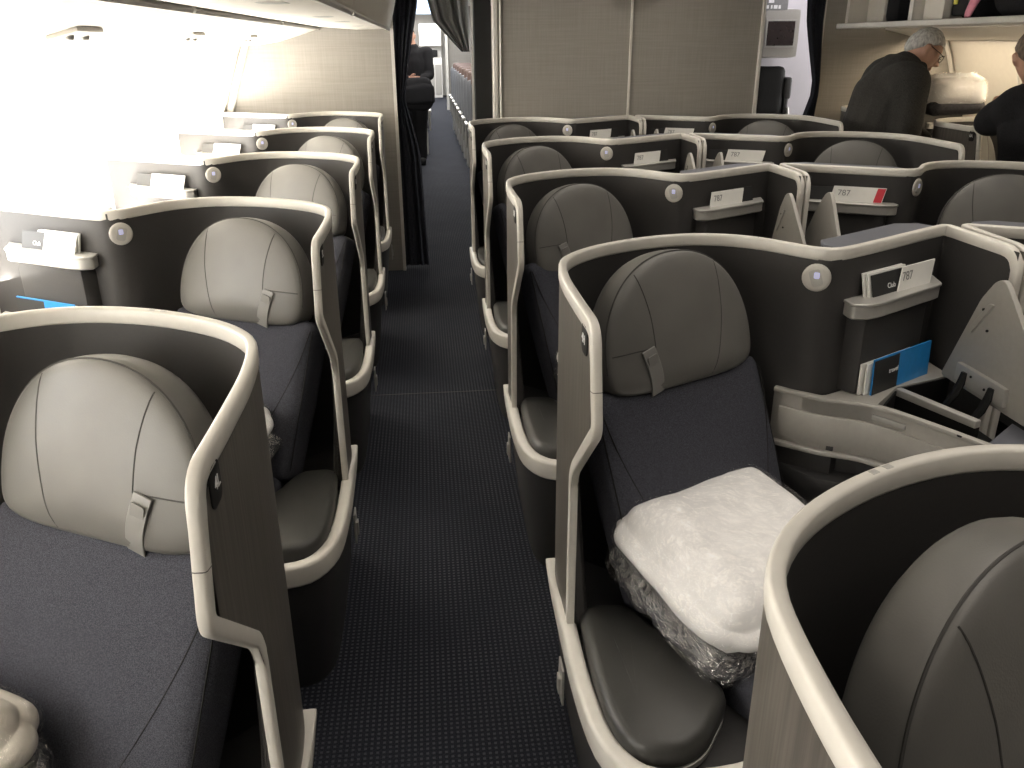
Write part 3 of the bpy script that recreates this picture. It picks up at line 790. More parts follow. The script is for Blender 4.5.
# ------------------------------------------------------------------ cabin shell
PROF = [(0,-1.36),(.3,-1.40),(.6,-1.40),(.8,-1.37),(1.05,-1.295),(1.25,-1.23),(1.40,-1.175),(1.50,-1.13)]
def wx(z): return lerpt(PROF, z)
YA, YB = -1.9, 5.9
def sidewall(name, mir, win):
    mb = MB(); sg = (lambda x: x) if not mir else (lambda x: 2*XC-x)
    zs = [0,.15,.3,.45,.6,.7,.78]
    def strip(za, ya, yb):
        vs = []
        for z in za: vs += [(wx(z), ya, z), (wx(z), yb, z)]
        mb.add(vs, [(2*i, 2*i+1, 2*i+3, 2*i+2) for i in range(len(za)-1)])
    strip(zs, YA, YB); strip([1.45,1.475,1.50], YA, YB)
    per = .615; y = 5.72-.21-per*12.5+per*.0
    cells = []
    c = 5.50
    while c > YA+.2: cells.append(c); c -= per
    edges = [YB]+[(a+b)/2 for a, b in zip(cells, cells[1:])]+[YA]
    n = 40
    for i, cy in enumerate(cells):
        y1, y0 = edges[i], edges[i+1]; z0, z1, cz = .78, 1.45, 1.13
        def hole(k, a, b, e=3.0):
            t = 2*math.pi*k/n; cs, sn = math.cos(t), math.sin(t); q = (abs(cs)**e+abs(sn)**e)**(-1/e)
            return cy+a*cs*q, cz+b*sn*q
        def rectp(k):
            t = 2*math.pi*k/n; cs, sn = math.cos(t), math.sin(t)
            cand = []
            if cs > 1e-6: cand.append((y1-cy)/cs)
            if cs < -1e-6: cand.append((y0-cy)/cs)
            if sn > 1e-6: cand.append((z1-cz)/sn)
            if sn < -1e-6: cand.append((z0-cz)/sn)
            q = min(cand); return cy+q*cs, cz+q*sn
        corners = [(y1,z1),(y0,z1),(y0,z0),(y1,z0)]
        R0 = [rectp(k) for k in range(n)]
        for cc in corners:      # snap the nearest ray to the corner
            k = min(range(n), key=lambda i_: (R0[i_][0]-cc[0])**2+(R0[i_][1]-cc[1])**2); R0[k] = cc
        rings = [[(wx(z), y_, z) for y_, z in R0]]
        for a, b, dx in ((.225,.30,0),(.205,.285,-.010),(.165,.25,-.05),(.150,.238,-.075)):
            rings.append([(wx(z)+dx, y_, z) for y_, z in [hole(k, a, b) for k in range(n)]])
        mb.loops(rings, 0, False, False)
        if win:
            fr = MB(); fr.loops([[(wx(z)-.072+dx, y_, z) for y_, z in [hole(k, a, b) for k in range(n)]] for a, b, dx in ((.153,.241,0),(.138,.226,.004),(.138,.226,-.012),(.153,.241,-.012))], 0, False, False)
            w = fr.build(f'window_{i+1}', 'cream'); struct(w)
            pn = MB(); pn.add([(wx(z)-.078, y_, z) for y_, z in [hole(k,.139,.227) for k in range(n)]], [tuple(range(n))])
            pn.build('window_pane', 'glass', w)
    mb.v = [(sg(x), y_, z) for x, y_, z in mb.v]
    if mir:
        for i, cy in enumerate(cells):
            pass
    o = mb.build(name, 'cream', ang=50); struct(o)
    return cells
cells = sidewall('wall_left', False, True)
# the right sidewall: plain panel with its shades closed
mb = MB(); zz = [z for z, _ in PROF]
vs = []
for z in zz: vs += [(2*XC-wx(z), YA, z), (2*XC-wx(z), YB, z)]
mb.add(vs, [(2*i, 2*i+2, 2*i+3, 2*i+1) for i in range(len(zz)-1)])
struct(mb.build('wall_right', 'cream'))
mb = MB()
for k, y in enumerate([5.20,4.585,3.97,3.355,2.74]):
    L = []
    for a in (0, .006):
        L.append([(2*XC-wx(z)-a, y+dy_, z) for dy_, z in [(-.006,.62),(.006,.62),(.006,1.46),(-.006,1.46)]])
    mb.loops(L)
struct(mb.build('trim_1', 'ceil'))
mb = MB(); mb.box((XC, 12.5, -.02), (4.2, 15, .02)); struct(mb.build('floor', 'carpet'))
mb = MB(); mb.box((.0,0,.0008), (.30,.0015,.0008)); 
mb.v = [(x, y+3.60, z) for x, y, z in mb.v]; struct(mb.build('trim_2', 'base'))
mb = MB(); mb.box((XC, 13, 2.32), (4.4, 15, .02)); struct(mb.build('ceiling', 'ceil'))
mb = MB(); mb.box((XC, YA-.03, 1.15), (3.2, .03, 1.2)); struct(mb.build('wall_front', 'liner'))

# bins: cross-section polygons extruded along the cabin
def extrude_y(name, poly, y0, y1, mat, parent=None, bevel=0, ang=35):
    mb = MB(); 
    if area(poly) > 0: poly = poly[::-1]
    mb.loops([[(x, y0, z) for x, z in poly], [(x, y1, z) for x, z in poly]], 0)
    return mb.build(name, mat, parent, bevel=bevel, ang=ang)
cove = extrude_y('trim_3', [(-1.13,1.498),(-1.02,1.495),(-.90,1.512),(-.76,1.55),(-.63,1.592),(-.63,1.64),(-.80,1.66),(-1.2,1.70),(-1.25,1.5)], YA, YB, 'cream'); struct(cove)
rcov = extrude_y('trim_4', [(2*XC-x, z) for x, z in [(-1.13,1.498),(-1.02,1.495),(-.90,1.512),(-.76,1.545),(-.66,1.565),(-.66,1.60),(-.80,1.66),(-1.2,1.70),(-1.25,1.5)]], YA, YB, 'cream'); struct(rcov)
ys = [YA, .55, 2.65, 4.3, YB-.005]
for i in range(4):
    y0, y1 = ys[i]+.004, ys[i+1]-.004
    r = empty('overhead_bin', (-.45, (y0+y1)/2, 1.59)); tagit(r, ['white overhead bin behind the viewer','closed white overhead bin at the top left edge','closed white overhead bin between two others above the window suites','closed white overhead bin ending at the left bulkhead'][i], 'overhead bin', 'closed bins along the left windows')
    pts = [(-.635,1.60),(-.40,1.583),(-.20,1.586),(-.187,1.592),(-.16,1.68),(-.12,1.85),(-.08,2.05),(-.10,2.30),(-.635,2.30)]
    o = extrude_y('bin_body', [(x+.45, z-1.59) for x, z in pts], y0-(y0+y1)/2, y1-(y0+y1)/2, 'cream', r, .006)
    mb = MB(); mb.tube([(-.192+.45, y0-(y0+y1)/2+.02, -.008), (-.192+.45, y1-(y0+y1)/2-.02, -.008)], .009)
    mb.tube([(-.632+.45, y0-(y0+y1)/2+.01, .0), (-.632+.45, y1-(y0+y1)/2-.01, .0)], .010, 1)
    mb.build('bin_edge', ['trim','silver'], r)
    mb = MB()
    for k in range(2): mb.rbox((-.32+.45, (y1-y0)*(.22-.44*k), .0), (.035,.06,.008), .006, n=3)
    mb.build('bin_latch', 'silver', r)

# reading light units under the left bins
for k, y in enumerate((2.3, 3.39, 4.48)):
    r = empty('service_unit', (-.83, y, 1.526)); tagit(r, ['passenger service unit under the bin nearest the camera','passenger service unit under the middle left bin','passenger service unit under the left bin close to the bulkhead'][k], 'service panel', 'service panels under the left bins')
    mb = MB(); mb.rbox((0,0,.0), (.04,.09,.007), .006, Matrix.Rotation(math.radians(-15),3,'Y'), n=4); mb.build('unit_panel', 'cream', r)
    for q in (-.05,.05):
        mb = MB(); mb.lathe([(.010,-.014),(.013,-.010),(.014,.0)], (0,q,.0), 14); mb.build('air_nozzle', 'silver', r, weld=False)

# right bins, open
r = empty('overhead_bin', (3.1, 4.9, 1.58)); tagit(r, 'open overhead bin holding bags above the man in the hoodie', 'overhead bin')
mb = MB(); y0, y1 = YA, 5.66
def obox(x0,x1,ya,yb,z0,z1,mi=0): mb.box(((x0+x1)/2-3.1,(ya+yb)/2-4.9,(z0+z1)/2-1.58), ((x1-x0)/2,(yb-ya)/2,(z1-z0)/2), None, mi)
obox(2.70,3.36,y0,y1,1.572,1.592); obox(3.34,3.37,y0,y1,1.592,2.25); obox(2.95,3.36,y0,y1,2.24,2.26)
mb.build('bin_tray', 'ceil', r, bevel=.004)
mb = MB(); obox(2.685,2.715,y0,y1,1.568,1.600); mb.build('bin_edge', 'trim', r, bevel=.006)
for (ya, yb, mt) in ((5.62,5.655,'cream'),(4.86,4.90,'trim'),(2.9,2.94,'trim')):
    mb = MB(); obox(2.74,3.34,ya,yb,1.592,2.25); mb.build('bin_divider', mt, r)
mb = MB(); obox(2.86,2.90,5.40,5.61,1.592,2.2); mb.build('bin_liner', 'cream', r)
mb = MB(); obox(2.80,2.84,4.66,4.85,1.592,2.2); mb.build('bin_liner', 'cream', r)

# bulkheads
mb = MB(); 
def bulk(name, x0, x1, y, z0, z1, mat='bulk', th=.03):
    mb = MB(); mb.box(((x0+x1)/2, y+th, (z0+z1)/2), ((x1-x0)/2, th, (z1-z0)/2)); return struct(mb.build(name, mat))
bulk('wall_back_centre', .455, 2.05, 5.30, 0, 2.3)
mb = MB(); mb.box((.440,5.34,1.15),(.014,.05,1.15)); mb.box((.470,5.292,1.15),(.006,.008,1.15)); struct(mb.build('trim_5','trim', bevel=.01))
mb = MB(); mb.box((1.250,5.294,1.2),(.008,.006,1.1)); mb.box((2.050,5.31,1.15),(.010,.03,1.15)); struct(mb.build('trim_6','trim', bevel=.003))
# left bulkhead follows the side wall
mb = MB()
pl = [(-.185,0),(-.185,2.3),(-1.2,2.3)]+[(wx(z)+.0, z) for z in (1.5,1.4,1.25,1.05,.8,.6,.3,0)]
mb.loops([[(x,YB+.05,z) for x,z in pl],[(x,YB,z) for x,z in pl]]); mb.f = mb.f; struct(mb.build('wall_back_left','bulk'))
mb = MB(); mb.box((-.178,YB+.01,1.15),(.010,.02,1.15)); mb.tube([(wx(z)+.035, YB-.02, z) for z in (.7,.9,1.05,1.25,1.40,1.52)], .022, 0, 8); struct(mb.build('trim_7','trim'))
mb = MB()
pr = [(2.70,0),(2.70,2.3),(3.7,2.3)]+[(2*XC-wx(z), z) for z in (1.5,1.4,1.25,1.05,.8,.6,.3,0)]
mb.loops([[(x,YB,z) for x,z in pr],[(x,YB+.05,z) for x,z in pr]]); struct(mb.build('wall_back_right','bulk'))
mb = MB(); mb.box((2.70,YB-.0,1.15),(.010,.02,1.15)); mb.tube([(2*XC-wx(z)-.035, YB-.02, z) for z in (.7,.9,1.05,1.25,1.40,1.50)], .014, 0, 8); struct(mb.build('trim_8','trim'))
# dark door jamb left of the centre bulkhead, pale post beyond
mb = MB(); mb.box((.374,5.45,1.15),(.050,.06,1.15)); struct(mb.build('trim_9','black'))
mb = MB(); mb.box((.372,6.25,1.15),(.020,.03,1.15)); struct(mb.build('trim_10','ceil', bevel=.005))
# sign at the top of the centre bulkhead
r = empty('cabin_sign', (1.25,5.27,1.735)); tagit(r, 'small cream light unit at the top of the centre bulkhead seam', 'sign')
mb = MB(); mb.rbox((0,0,.04), (.13,.03,.045), .02, n=5); mb.build('housing','cream',r); mb = MB(); mb.rbox((0,-.03,.045),(.10,.004,.025),.003,n=3); mb.build('face','white',r)

# curtains
def curtain(name, pts, z0, z1, mat, label, depth=.03, waves=9, tie=None, grp=None):
    """pts(zfrac)->(xa, xb) as function of height; hangs in the plane y"""
    mb = MB(); n = waves*8; L = []
    nz = 24
    for j in range(nz+1):
        t = j/nz; z = z0+(z1-z0)*t; xa, xb, y = pts(t); row = []
        for i in range(n+1):
            u = i/n; row.append((xa+(xb-xa)*u, y+depth*math.sin(u*waves*2*math.pi+.6*math.sin(t*3))*(.6+.4*math.sin(u*11+t)), z))
        L.append(row)
    back = [[(x, y+.006, z) for x, y, z in row[::-1]] for row in L]
    mb.loops([a+b for a, b in zip(L, back)])
    o = mb.build(name, mat, None, ang=60)
    return tagit(o, label, 'curtain', grp)
curtain('curtain', lambda t: (-.195+.03*t, lerpt([(0,.0),(.35,-.03),(.5,-.115),(.58,-.09),(.75,-.01),(1,.05)], t), 5.96), .02, 2.28, 'curtain', 'dark navy curtain drawn to the left side of the aisle opening', .03, 5)
curtain('curtain', lambda t: (lerpt([(0,2.56),(.25,2.58),(.40,2.60),(.52,2.68),(.70,2.58),(1,2.52)], t), lerpt([(0,2.70),(.4,2.70),(.52,2.72),(.7,2.69),(1,2.70)], t), 5.86), .02, 2.28, 'curtain', 'dark navy curtain gathered by a tie at the right doorway', .02, 5)
curtain('curtain', lambda t: (lerpt([(0,.30),(.25,.10),(1,-.06)], t), lerpt([(0,.36),(.3,.36),(1,.34)], t), 6.6), 1.44, 2.28, 'greycurt', 'light grey curtain swept to the right above the rear aisle', .03, 5)

# ------------------------------------------------------------------ beyond the right doorway
mb = MB(); mb.box((2.9,6.95,1.15),(.8,.03,1.15)); struct(mb.build('wall_back_galley','lilac'))
r = empty('wall_monitor', (2.66,6.5,1.55)); tagit(r, 'grey boxed monitor on the wall behind the right doorway', 'monitor')
mb = MB(); mb.rbox((0,.20,.0),(.15,.2,.17),.02,n=5); mb.build('housing','console',r)
mb = MB(); mb.rbox((0.0,-.005,-.0),(.105,.006,.085),.004,n=3); mb.build('screen','screen',r)
mb = MB(); mb.rbox((0.0,-.004,.0),(.118,.006,.097),.004,n=3); mb.build('bezel','silver',r)
r = empty('placard', (2.60,6.49,1.735)); tagit(r, 'small grey placard with white symbols above the wall monitor', 'sign')
mb = MB(); mb.rbox((0,.02,.02),(.10,.006,.06),.004,n=3); mb.build('plate','greyink',r)
mb = MB()
for k, w in enumerate((.008,.006,.014,.008)): mb.box((-.055+.03*k,.0125,-.005),(w,.0015,.012))
mb.box((-.03,.0125,.035),(.02,.0015,.013)); mb.build('symbol','wink',r)
r = empty('jump_seat', (2.66,6.6,0)); tagit(r, 'black folded crew jump seat on the wall below the monitor', 'crew seat')
mb = MB(); mb.rbox((0,.05,1.13),(.13,.05,.19),.045,n=8); mb.build('seat_back','black',r)
mb = MB(); mb.rbox((.15,.05,1.16),(.03,.06,.08),.02,n=5); mb.rbox((.145,.03,1.03),(.018,.03,.09),.012,n=4); mb.build('side_pad','base',r)
mb = MB(); mb.rbox((0,.06,.472),(.15,.06,.47),.02,n=4); mb.build('seat_box','base',r)
mb = MB(); mb.tube([(.16,.0,1.02),(.165,-.02,.94),(.15,-.02,.90)], .012); mb.build('harness','silver',r)

# ------------------------------------------------------------------ economy cabin behind
mb = MB(); mb.box((-.75,18,1.15),(.03,12,1.15)); struct(mb.build('wall_economy_left','ceil'))
mb = MB(); mb.box((2.6,18,1.15),(.03,10,1.15)); struct(mb.build('wall_economy_right','ceil'))
mb = MB(); mb.box((.7,27.5,1.15),(2.4,.03,1.15)); struct(mb.build('wall_economy_end','ceil'))
mb = MB(); mb.box((1.45,21.5,1.15),(.8,.05,1.15)); struct(mb.build('wall_economy_panel','bulk'))
mb = MB(); mb.box((.62,21.4,1.15),(.03,.06,1.15)); struct(mb.build('trim_11','trim'))
mb = MB(); mb.box((.2,20,2.27),(.55,6,.01)); struct(mb.build('ceiling_glow_strip','skyblue'))  # blue-lit ceiling, its light put in as a glowing plane
def make_eco():
    r = empty('economy_seat', (0,0,0))
    mb = MB(); mb.rbox((0,.0,.42),(.22,.24,.06),.04,n=6); mb.build('seat','ecoseat',r)
    mb = MB(); R = Matrix.Rotation(math.radians(-12),3,'X'); mb.rbox((0,.28,.76),(.22,.045,.33),.04,R,n=7); mb.build('backrest','ecoseat',r)
    mb = MB(); mb.rbox((0,.30,1.06),(.17,.055,.10),.04,R,n=6); mb.build('headrest','ecohead',r)
    for s_ in (-1,1):
        mb = MB(); mb.rbox((s_*.245,.05,.60),(.025,.20,.022),.015,n=4); mb.rbox((s_*.245,.19,.45),(.015,.04,.14),.01,n=4); mb.build('armrest','silver',r)
    for s_ in (-1,1):
        mb = MB(); mb.rbox((s_*.19,.05,.18),(.022,.17,.18),.012,n=3); mb.build('leg','silver',r)
    return r
eco = make_eco(); first = True
def place_eco(x, y, lab, grp):
    global first
    if first: o = eco; first = False
    else: o = copy_tree(eco)
    o.location = (x, y, 0); tagit(o, lab, 'seat', grp)
for k in range(9):
    for j in range(2):
        place_eco(.76+.56*j, 9.6+.84*k, f"grey economy seat {'on the aisle' if j == 0 else 'one in from the aisle'}, {['first','second','third','fourth','fifth','sixth','seventh','eighth','ninth'][k]} row right of the rear aisle", 'economy seats right of the rear aisle')
for k in range(8):
    place_eco(-.15, 12.7+.84*k, f"grey economy seat {['first','second','third','fourth','fifth','sixth','seventh','eighth'][k]} in line left of the rear aisle", 'economy seats left of the rear aisle')
r = empty('galley_unit', (.30,26.4,0)); tagit(r, 'white galley unit at the far end of the rear aisle', 'galley')
mb = MB(); mb.box((0,.2,.55),(.32,.25,.55)); mb.box((0,.3,1.72),(.32,.15,.30)); mb.box((0,.42,1.2),(.32,.03,.25)); mb.build('carcass','galley',r,bevel=.01)
for k in range(3):
    mb = MB(); mb.rbox((-.2+.2*k,-.055,.5),(.09,.012,.42),.008,n=3); mb.build('door','console',r)
mb = MB(); mb.rbox((0,.1,1.22),(.2,.12,.10),.02,n=4); mb.build('oven','black',r)
r = empty('ceiling_vent', (.17,15.5,2.26)); tagit(r, 'pair of round dark ceiling vents above the rear aisle', 'vent')
mb = MB(); mb.lathe([(.09,0),(.09,-.02),(.05,-.03)],(-.11,0,0),16); mb.lathe([(.09,0),(.09,-.02),(.05,-.03)],(.11,0,0),16); mb.build('grille','slab',r,weld=False)

# ------------------------------------------------------------------ people
def limb(pts, side=None, n=16):
    """pts: (point, rx, ry) lofted with round ends; side = direction of rx"""
    mb = MB(); P3 = [Vector(p[0]) for p in pts]; rx = [p[1] for p in pts]; ry = [p[2] if len(p) > 2 else p[1] for p in pts]
    t = [(P3[min(i+1, len(P3)-1)]-P3[max(i-1, 0)]).normalized() for i in range(len(P3))]
    seq = []
    for k in range(4, 0, -1):
        a = math.pi/2*k/4.2; seq.append((P3[0]-t[0]*math.sin(a)*min(rx[0],ry[0])*.8, t[0], rx[0]*math.cos(a), ry[0]*math.cos(a)))
    for i in range(len(P3)-1):
        p0 = P3[i-1] if i else P3[0]; p3 = P3[i+2] if i+2 < len(P3) else P3[-1]
        for k in range(5):
            u = k/5; q = .5*((2*P3[i])+(P3[i+1]-p0)*u+(2*p0-5*P3[i]+4*P3[i+1]-p3)*u*u+(3*P3[i]-p0-3*P3[i+1]+p3)*u**3)
            e = u*u*(3-2*u)
            seq.append((q, t[i].lerp(t[i+1], u).normalized(), rx[i]+(rx[i+1]-rx[i])*e, ry[i]+(ry[i+1]-ry[i])*e))
    for k in range(0, 5):
        a = math.pi/2*k/4.2; seq.append((P3[-1]+t[-1]*math.sin(a)*min(rx[-1],ry[-1])*.8, t[-1], rx[-1]*math.cos(a), ry[-1]*math.cos(a)))
    L = []; sd = Vector(side) if side else None
    for q, d, a, b in seq:
        if sd is None: sd = d.cross(Vector((.3,.9,.1))).normalized()
        x = (sd-d*sd.dot(d)).normalized(); y = d.cross(x)
        if side is None: sd = x
        L.append([q+x*a*math.cos(w)+y*b*math.sin(w) for w in [2*math.pi*m/n for m in range(n)]])
    mb.loops(L); return mesh_of(mb)
def mesh_of(mb):
    me = bpy.data.meshes.new('tmp'); me.from_pydata(mb.v, [], mb.f); return me
def fuse(name, meshes, voxel, mat, parent, smooth=4, disp=None):
    b = bmesh.new()
    for me in meshes: b.from_mesh(me)
    me = bpy.data.meshes.new(name); b.to_mesh(me); b.free()
    o = bpy.data.objects.new('tmp', me); COL.objects.link(o)
    md = o.modifiers.new('r', 'REMESH'); md.mode = 'VOXEL'; md.voxel_size = voxel
    sm = o.modifiers.new('s', 'SMOOTH'); sm.iterations = smooth; sm.factor = .5
    dg = bpy.context.evaluated_depsgraph_get(); m2 = bpy.data.meshes.new_from_object(o.evaluated_get(dg))
    bpy.data.objects.remove(o); m2.name = name
    m2.materials.clear(); m2.materials.append(M[mat])
    if disp:
        for v in m2.vertices: v.co = disp(v.co)
    m2.polygons.foreach_set('use_smooth', [True]*len(m2.polygons))
    o = bpy.data.objects.new(name, m2); COL.objects.link(o); o.parent = parent; return o
def head_mesh(c, face, upd, s=1.0):
    """head facing direction face, c = head centre"""
    f = Vector(face).normalized(); u = (Vector(upd)-f*Vector(upd).dot(f)).normalized(); r_ = f.cross(u)
    R = Matrix((r_, f, u)).transposed(); mb = MB()
    n, k = 24, 18; L = []
    for j in range(1, k):
        ph = -math.pi/2+math.pi*j/k; row = []
        for i in range(n):
            th = 2*math.pi*i/n
            x, y, z = math.cos(ph)*math.sin(th)*.076, math.cos(ph)*math.cos(th)*.096, math.sin(ph)*.115
            if z < 0:                                # jaw narrows, chin forward
                q = -z/.115; x *= 1-.28*q; y = y*(1-.22*q)+.012*q
            if y > .05 and abs(x) < .05:             # eye sockets
                e = math.exp(-((abs(x)-.031)/.014)**2-((z-.012)/.012)**2); y -= .010*e
                y += .006*math.exp(-((z-.032)/.010)**2)*(abs(x) < .05)
            row.append(Vector((x, y, z))*s)
        L.append(row)
    mb.loops([[Vector(c)+R @ p for p in row] for row in L])
    T = lambda p: Vector(c)+R @ (Vector(p)*s)
    mb.tube([T((0,.088,.02)), T((0,.100,.0)), T((0,.112,-.022)), T((0,.098,-.032))], [.008*s,.010*s,.015*s,.010*s], 0, 8)
    for sx in (-1, 1): mb.tube([T((sx*.012,.098,-.026)), T((sx*.014,.092,-.026))], [.009*s,.006*s], 0, 6)
    mb.tube([T((-.022,.083,-.055)), T((0,.094,-.052)), T((.022,.083,-.055))], [.004*s,.007*s,.004*s], 0, 6)
    mb.tube([T((-.018,.082,-.064)), T((0,.092,-.063)), T((.018,.082,-.064))], [.004*s,.007*s,.004*s], 0, 6)
    for sx in (-1, 1):
        mb.tube([T((sx*.070,-.010,.022)), T((sx*.082,-.020,.012)), T((sx*.082,-.020,-.012)), T((sx*.072,-.006,-.030))], [.010*s,.015*s,.012*s,.008*s], 0, 6)
    return mesh_of(mb), T, R
def hair_mesh(T, s=1.0, low=-.022, thick=1.07):
    mb = MB(); n, k = 26, 12; L = []
    for j in range(k+1):
        row = []
        for i in range(n):
            th = 2*math.pi*i/n; back = -math.cos(th)
            z0 = low+.055-.085*max(0, back) if back > -.2 else low+.078
            ph = math.asin(max(-1, min(1, z0/.115))); ph = ph+(math.pi/2-.05-ph)*j/k
            jit = 1+.012*math.sin(i*5.3+j*2.1)
            kx = thick*jit if j else 1.0
            x, y, z = math.cos(ph)*math.sin(th)*.078*kx, math.cos(ph)*math.cos(th)*.098*kx, math.sin(ph)*.117*kx
            if z < 0: q = -z/.115; x *= 1-.2*q; y = y*(1-.12*q)
            row.append(T((x, y, z)))
        L.append(row)
    mb.loops(L); return mb
def hand_meshes(w, d, pal, s=1.0, curl=.5):
    """wrist w, pointing d, palm normal pal; palm, four fingers, thumb"""
    d = Vector(d).normalized(); pal = (Vector(pal)-d*Vector(pal).dot(d)).normalized(); sd = d.cross(pal); w = Vector(w); out = []
    mb = MB(); R = Matrix((sd, d, pal)).transposed()
    mb.rbox(w+d*.045*s, (.040*s,.048*s,.014*s), .013*s, R, 0, 5); out.append(mesh_of(mb))
    for k, (o, l) in enumerate(((-.030,.068),(-.010,.078),(.010,.074),(.029,.058))):
        a = w+d*.085*s+sd*o*s; mb = MB(); pts = [a-d*.02*s, a]; ang = 0; q = a
        for t in (.45,.32,.23):
            ang += curl*(.5+.15*k*.3); q = q+(d*math.cos(ang)+pal*math.sin(ang))*l*t*s; pts.append(q)
        mb.tube(pts, [.0095*s,.0095*s,.009*s,.008*s,.006*s], 0, 7); out.append(mesh_of(mb))
    mb = MB(); a = w+d*.025*s-sd*.030*s
    mb.tube([a, a-sd*.022*s+d*.022*s+pal*.006*s, a-sd*.030*s+d*.05*s+pal*.018*s, a-sd*.026*s+d*.07*s+pal*.028*s], [.012*s,.012*s,.010*s,.007*s], 0, 7); out.append(mesh_of(mb))
    return out
def folds(amp, f, seed):
    def g(co):
        w = noise3(co, f, seed)+.5*noise3((co.x, co.y, co.z*.5), f*2.3, seed+3)
        return co+Vector((w*amp, w*amp, w*amp*.3))
    return g
def person(name_label, base, J, face, up_, hair, top, bottom, hairmat, grp=None, glasses=False, hood=False, cat='person'):
    """J: joints relative to base"""
    root = empty('person', base); tagit(root, name_label, cat, grp)
    V3 = Vector
    h, tt, R = head_mesh(J['head'], face, up_)
    def mid(a, b, t=.5): return V3(a).lerp(V3(b), t)
    pel, che, nek = V3(J['pelvis']), V3(J['chest']), V3(J['neck'])
    sd = (V3(J['sh_l'])-V3(J['sh_r'])).normalized(); hd = V3(J['head'])
    def J_(k): return V3(J[k])
    body = [h, limb([(pel,.15,.11),(mid(pel,che,.5),.135,.10),(che,.16,.115),(mid(che,nek,.6),.11,.09)], sd), limb([(mid(che,nek,.5),.08,.075),(nek,.06,.06),(mid(nek,hd,.7),.056,.06)], sd)]
    for s_ in ('l','r'):
        S_, E_, W_, H_, K_, A_ = (J_(k+s_) for k in ('sh_','el_','wr_','hip_','kn_','an_'))
        body += [limb([(mid(che,S_,.5),.08),(S_,.062),(mid(S_,E_),.050),(E_,.042),(mid(E_,W_,.3),.042),(W_,.026)]),
                 limb([(H_+V3((0,0,.05)),.10),(mid(H_,K_,.4),.082),(K_,.056),(mid(K_,A_,.3),.058),(A_,.038)]),
                 limb([(A_+V3((0,0,-.03)),.036),(A_+V3(J.get('toe',(0,-.14,0)))*.9+V3((0,0,-.045)),.03)])]
        body += hand_meshes(W_, J.get('hd_'+s_, W_-E_), J.get('pal_'+s_, (0,-1,0)), 1.0, .45)
    fuse('body', body, .0065, 'skin', root, 2)
    g = J.get('bulk', 1.0); low = mid(pel, che, -.12)
    jk = [limb([(low,.185*g,.145*g),(mid(pel,che,.45),.180*g,.145*g),(che,.195*g,.150*g),(mid(che,nek,.55),.155*g,.125*g),(mid(che,nek,.95),.085,.085)], sd)]
    for s_ in ('l','r'):
        S_, E_, W_ = (J_(k+s_) for k in ('sh_','el_','wr_'))
        jk.append(limb([(mid(che,S_,.55),.12*g),(S_,.094*g),(mid(S_,E_),.080*g),(E_,.070*g),(mid(E_,W_,.5),.060*g),(mid(E_,W_,.93),.044*g)]))
    if hood:
        dirn = (hd-nek).normalized(); bk_ = (V3(face)*-1); bk_.z = 0; bk_.normalize()
        c0 = nek+bk_*.085+V3((0,0,-.02)); x_ = sd
        for a in range(-5, 6):
            w_ = a/5*1.9; p = c0+x_*math.sin(w_)*.105-bk_*(.075-.075*math.cos(w_))*1.2+V3((0,0,.012*math.cos(w_)-.012))
            jk.append(limb([(p,.062*(.72+.28*math.cos(w_))),(p+V3((0,0,.022)),.056*(.72+.28*math.cos(w_)))]))
    fuse('jacket', jk, .011, top, root, 3, folds(.010, 6, 3))
    tr = [limb([(pel+V3((0,0,.03)),.165,.13),(pel+V3((0,0,-.05)),.165,.13)], sd)]
    for s_ in ('l','r'):
        H_, K_, A_ = (J_(k+s_) for k in ('hip_','kn_','an_'))
        tr.append(limb([(H_+V3((0,0,.04)),.108),(mid(H_,K_),.094),(K_,.076),(mid(K_,A_),.070),(A_+V3((0,0,.01)),.062)]))
    fuse('trousers', tr, .012, bottom, root, 3, folds(.006, 8, 4))
    for s_ in ('l','r'):
        an = V3(J['an_'+s_]); tv = V3(J.get('toe',(0,-.14,0))); mb = MB(); fd = tv.normalized(); sd = fd.cross(UPV)
        mb.rbox(an+tv*.35+V3((0,0,.045-an.z)), (.045,.135,.045), .035, Matrix((sd, fd, sd.cross(fd))).transposed(), 0, 7); mb.build('shoe','black',root)
    hair_mesh(tt).build('hair', hairmat, root, ang=180)
    for sx in (-1, 1):
        mb = MB(); mb.lathe([(.001,.011),(.006,.0095),(.0095,.005),(.011,0),(.0095,-.006)], tt((sx*.031,.078,.012)), 12, Matrix((R.col[0], -R.col[2], R.col[1])).transposed()); mb.build('eye','eyewhite',root,weld=False)
    if glasses:
        mb = MB()
        for sx in (-1, 1):
            mb.tube([tt((sx*.033+.024*math.cos(t), .104-.006*abs(math.cos(t)), .006+.018*math.sin(t))) for t in [2*math.pi*k/16 for k in range(17)]], .0018, 0, 5)
            mb.tube([tt((sx*.057,.098,.012)), tt((sx*.076,.06,.014)), tt((sx*.082,-.01,.018))], .002, 0, 5)
        mb.tube([tt((-.010,.108,.010)), tt((.010,.108,.010))], .002, 0, 5); mb.build('glasses','black',root)
    return root
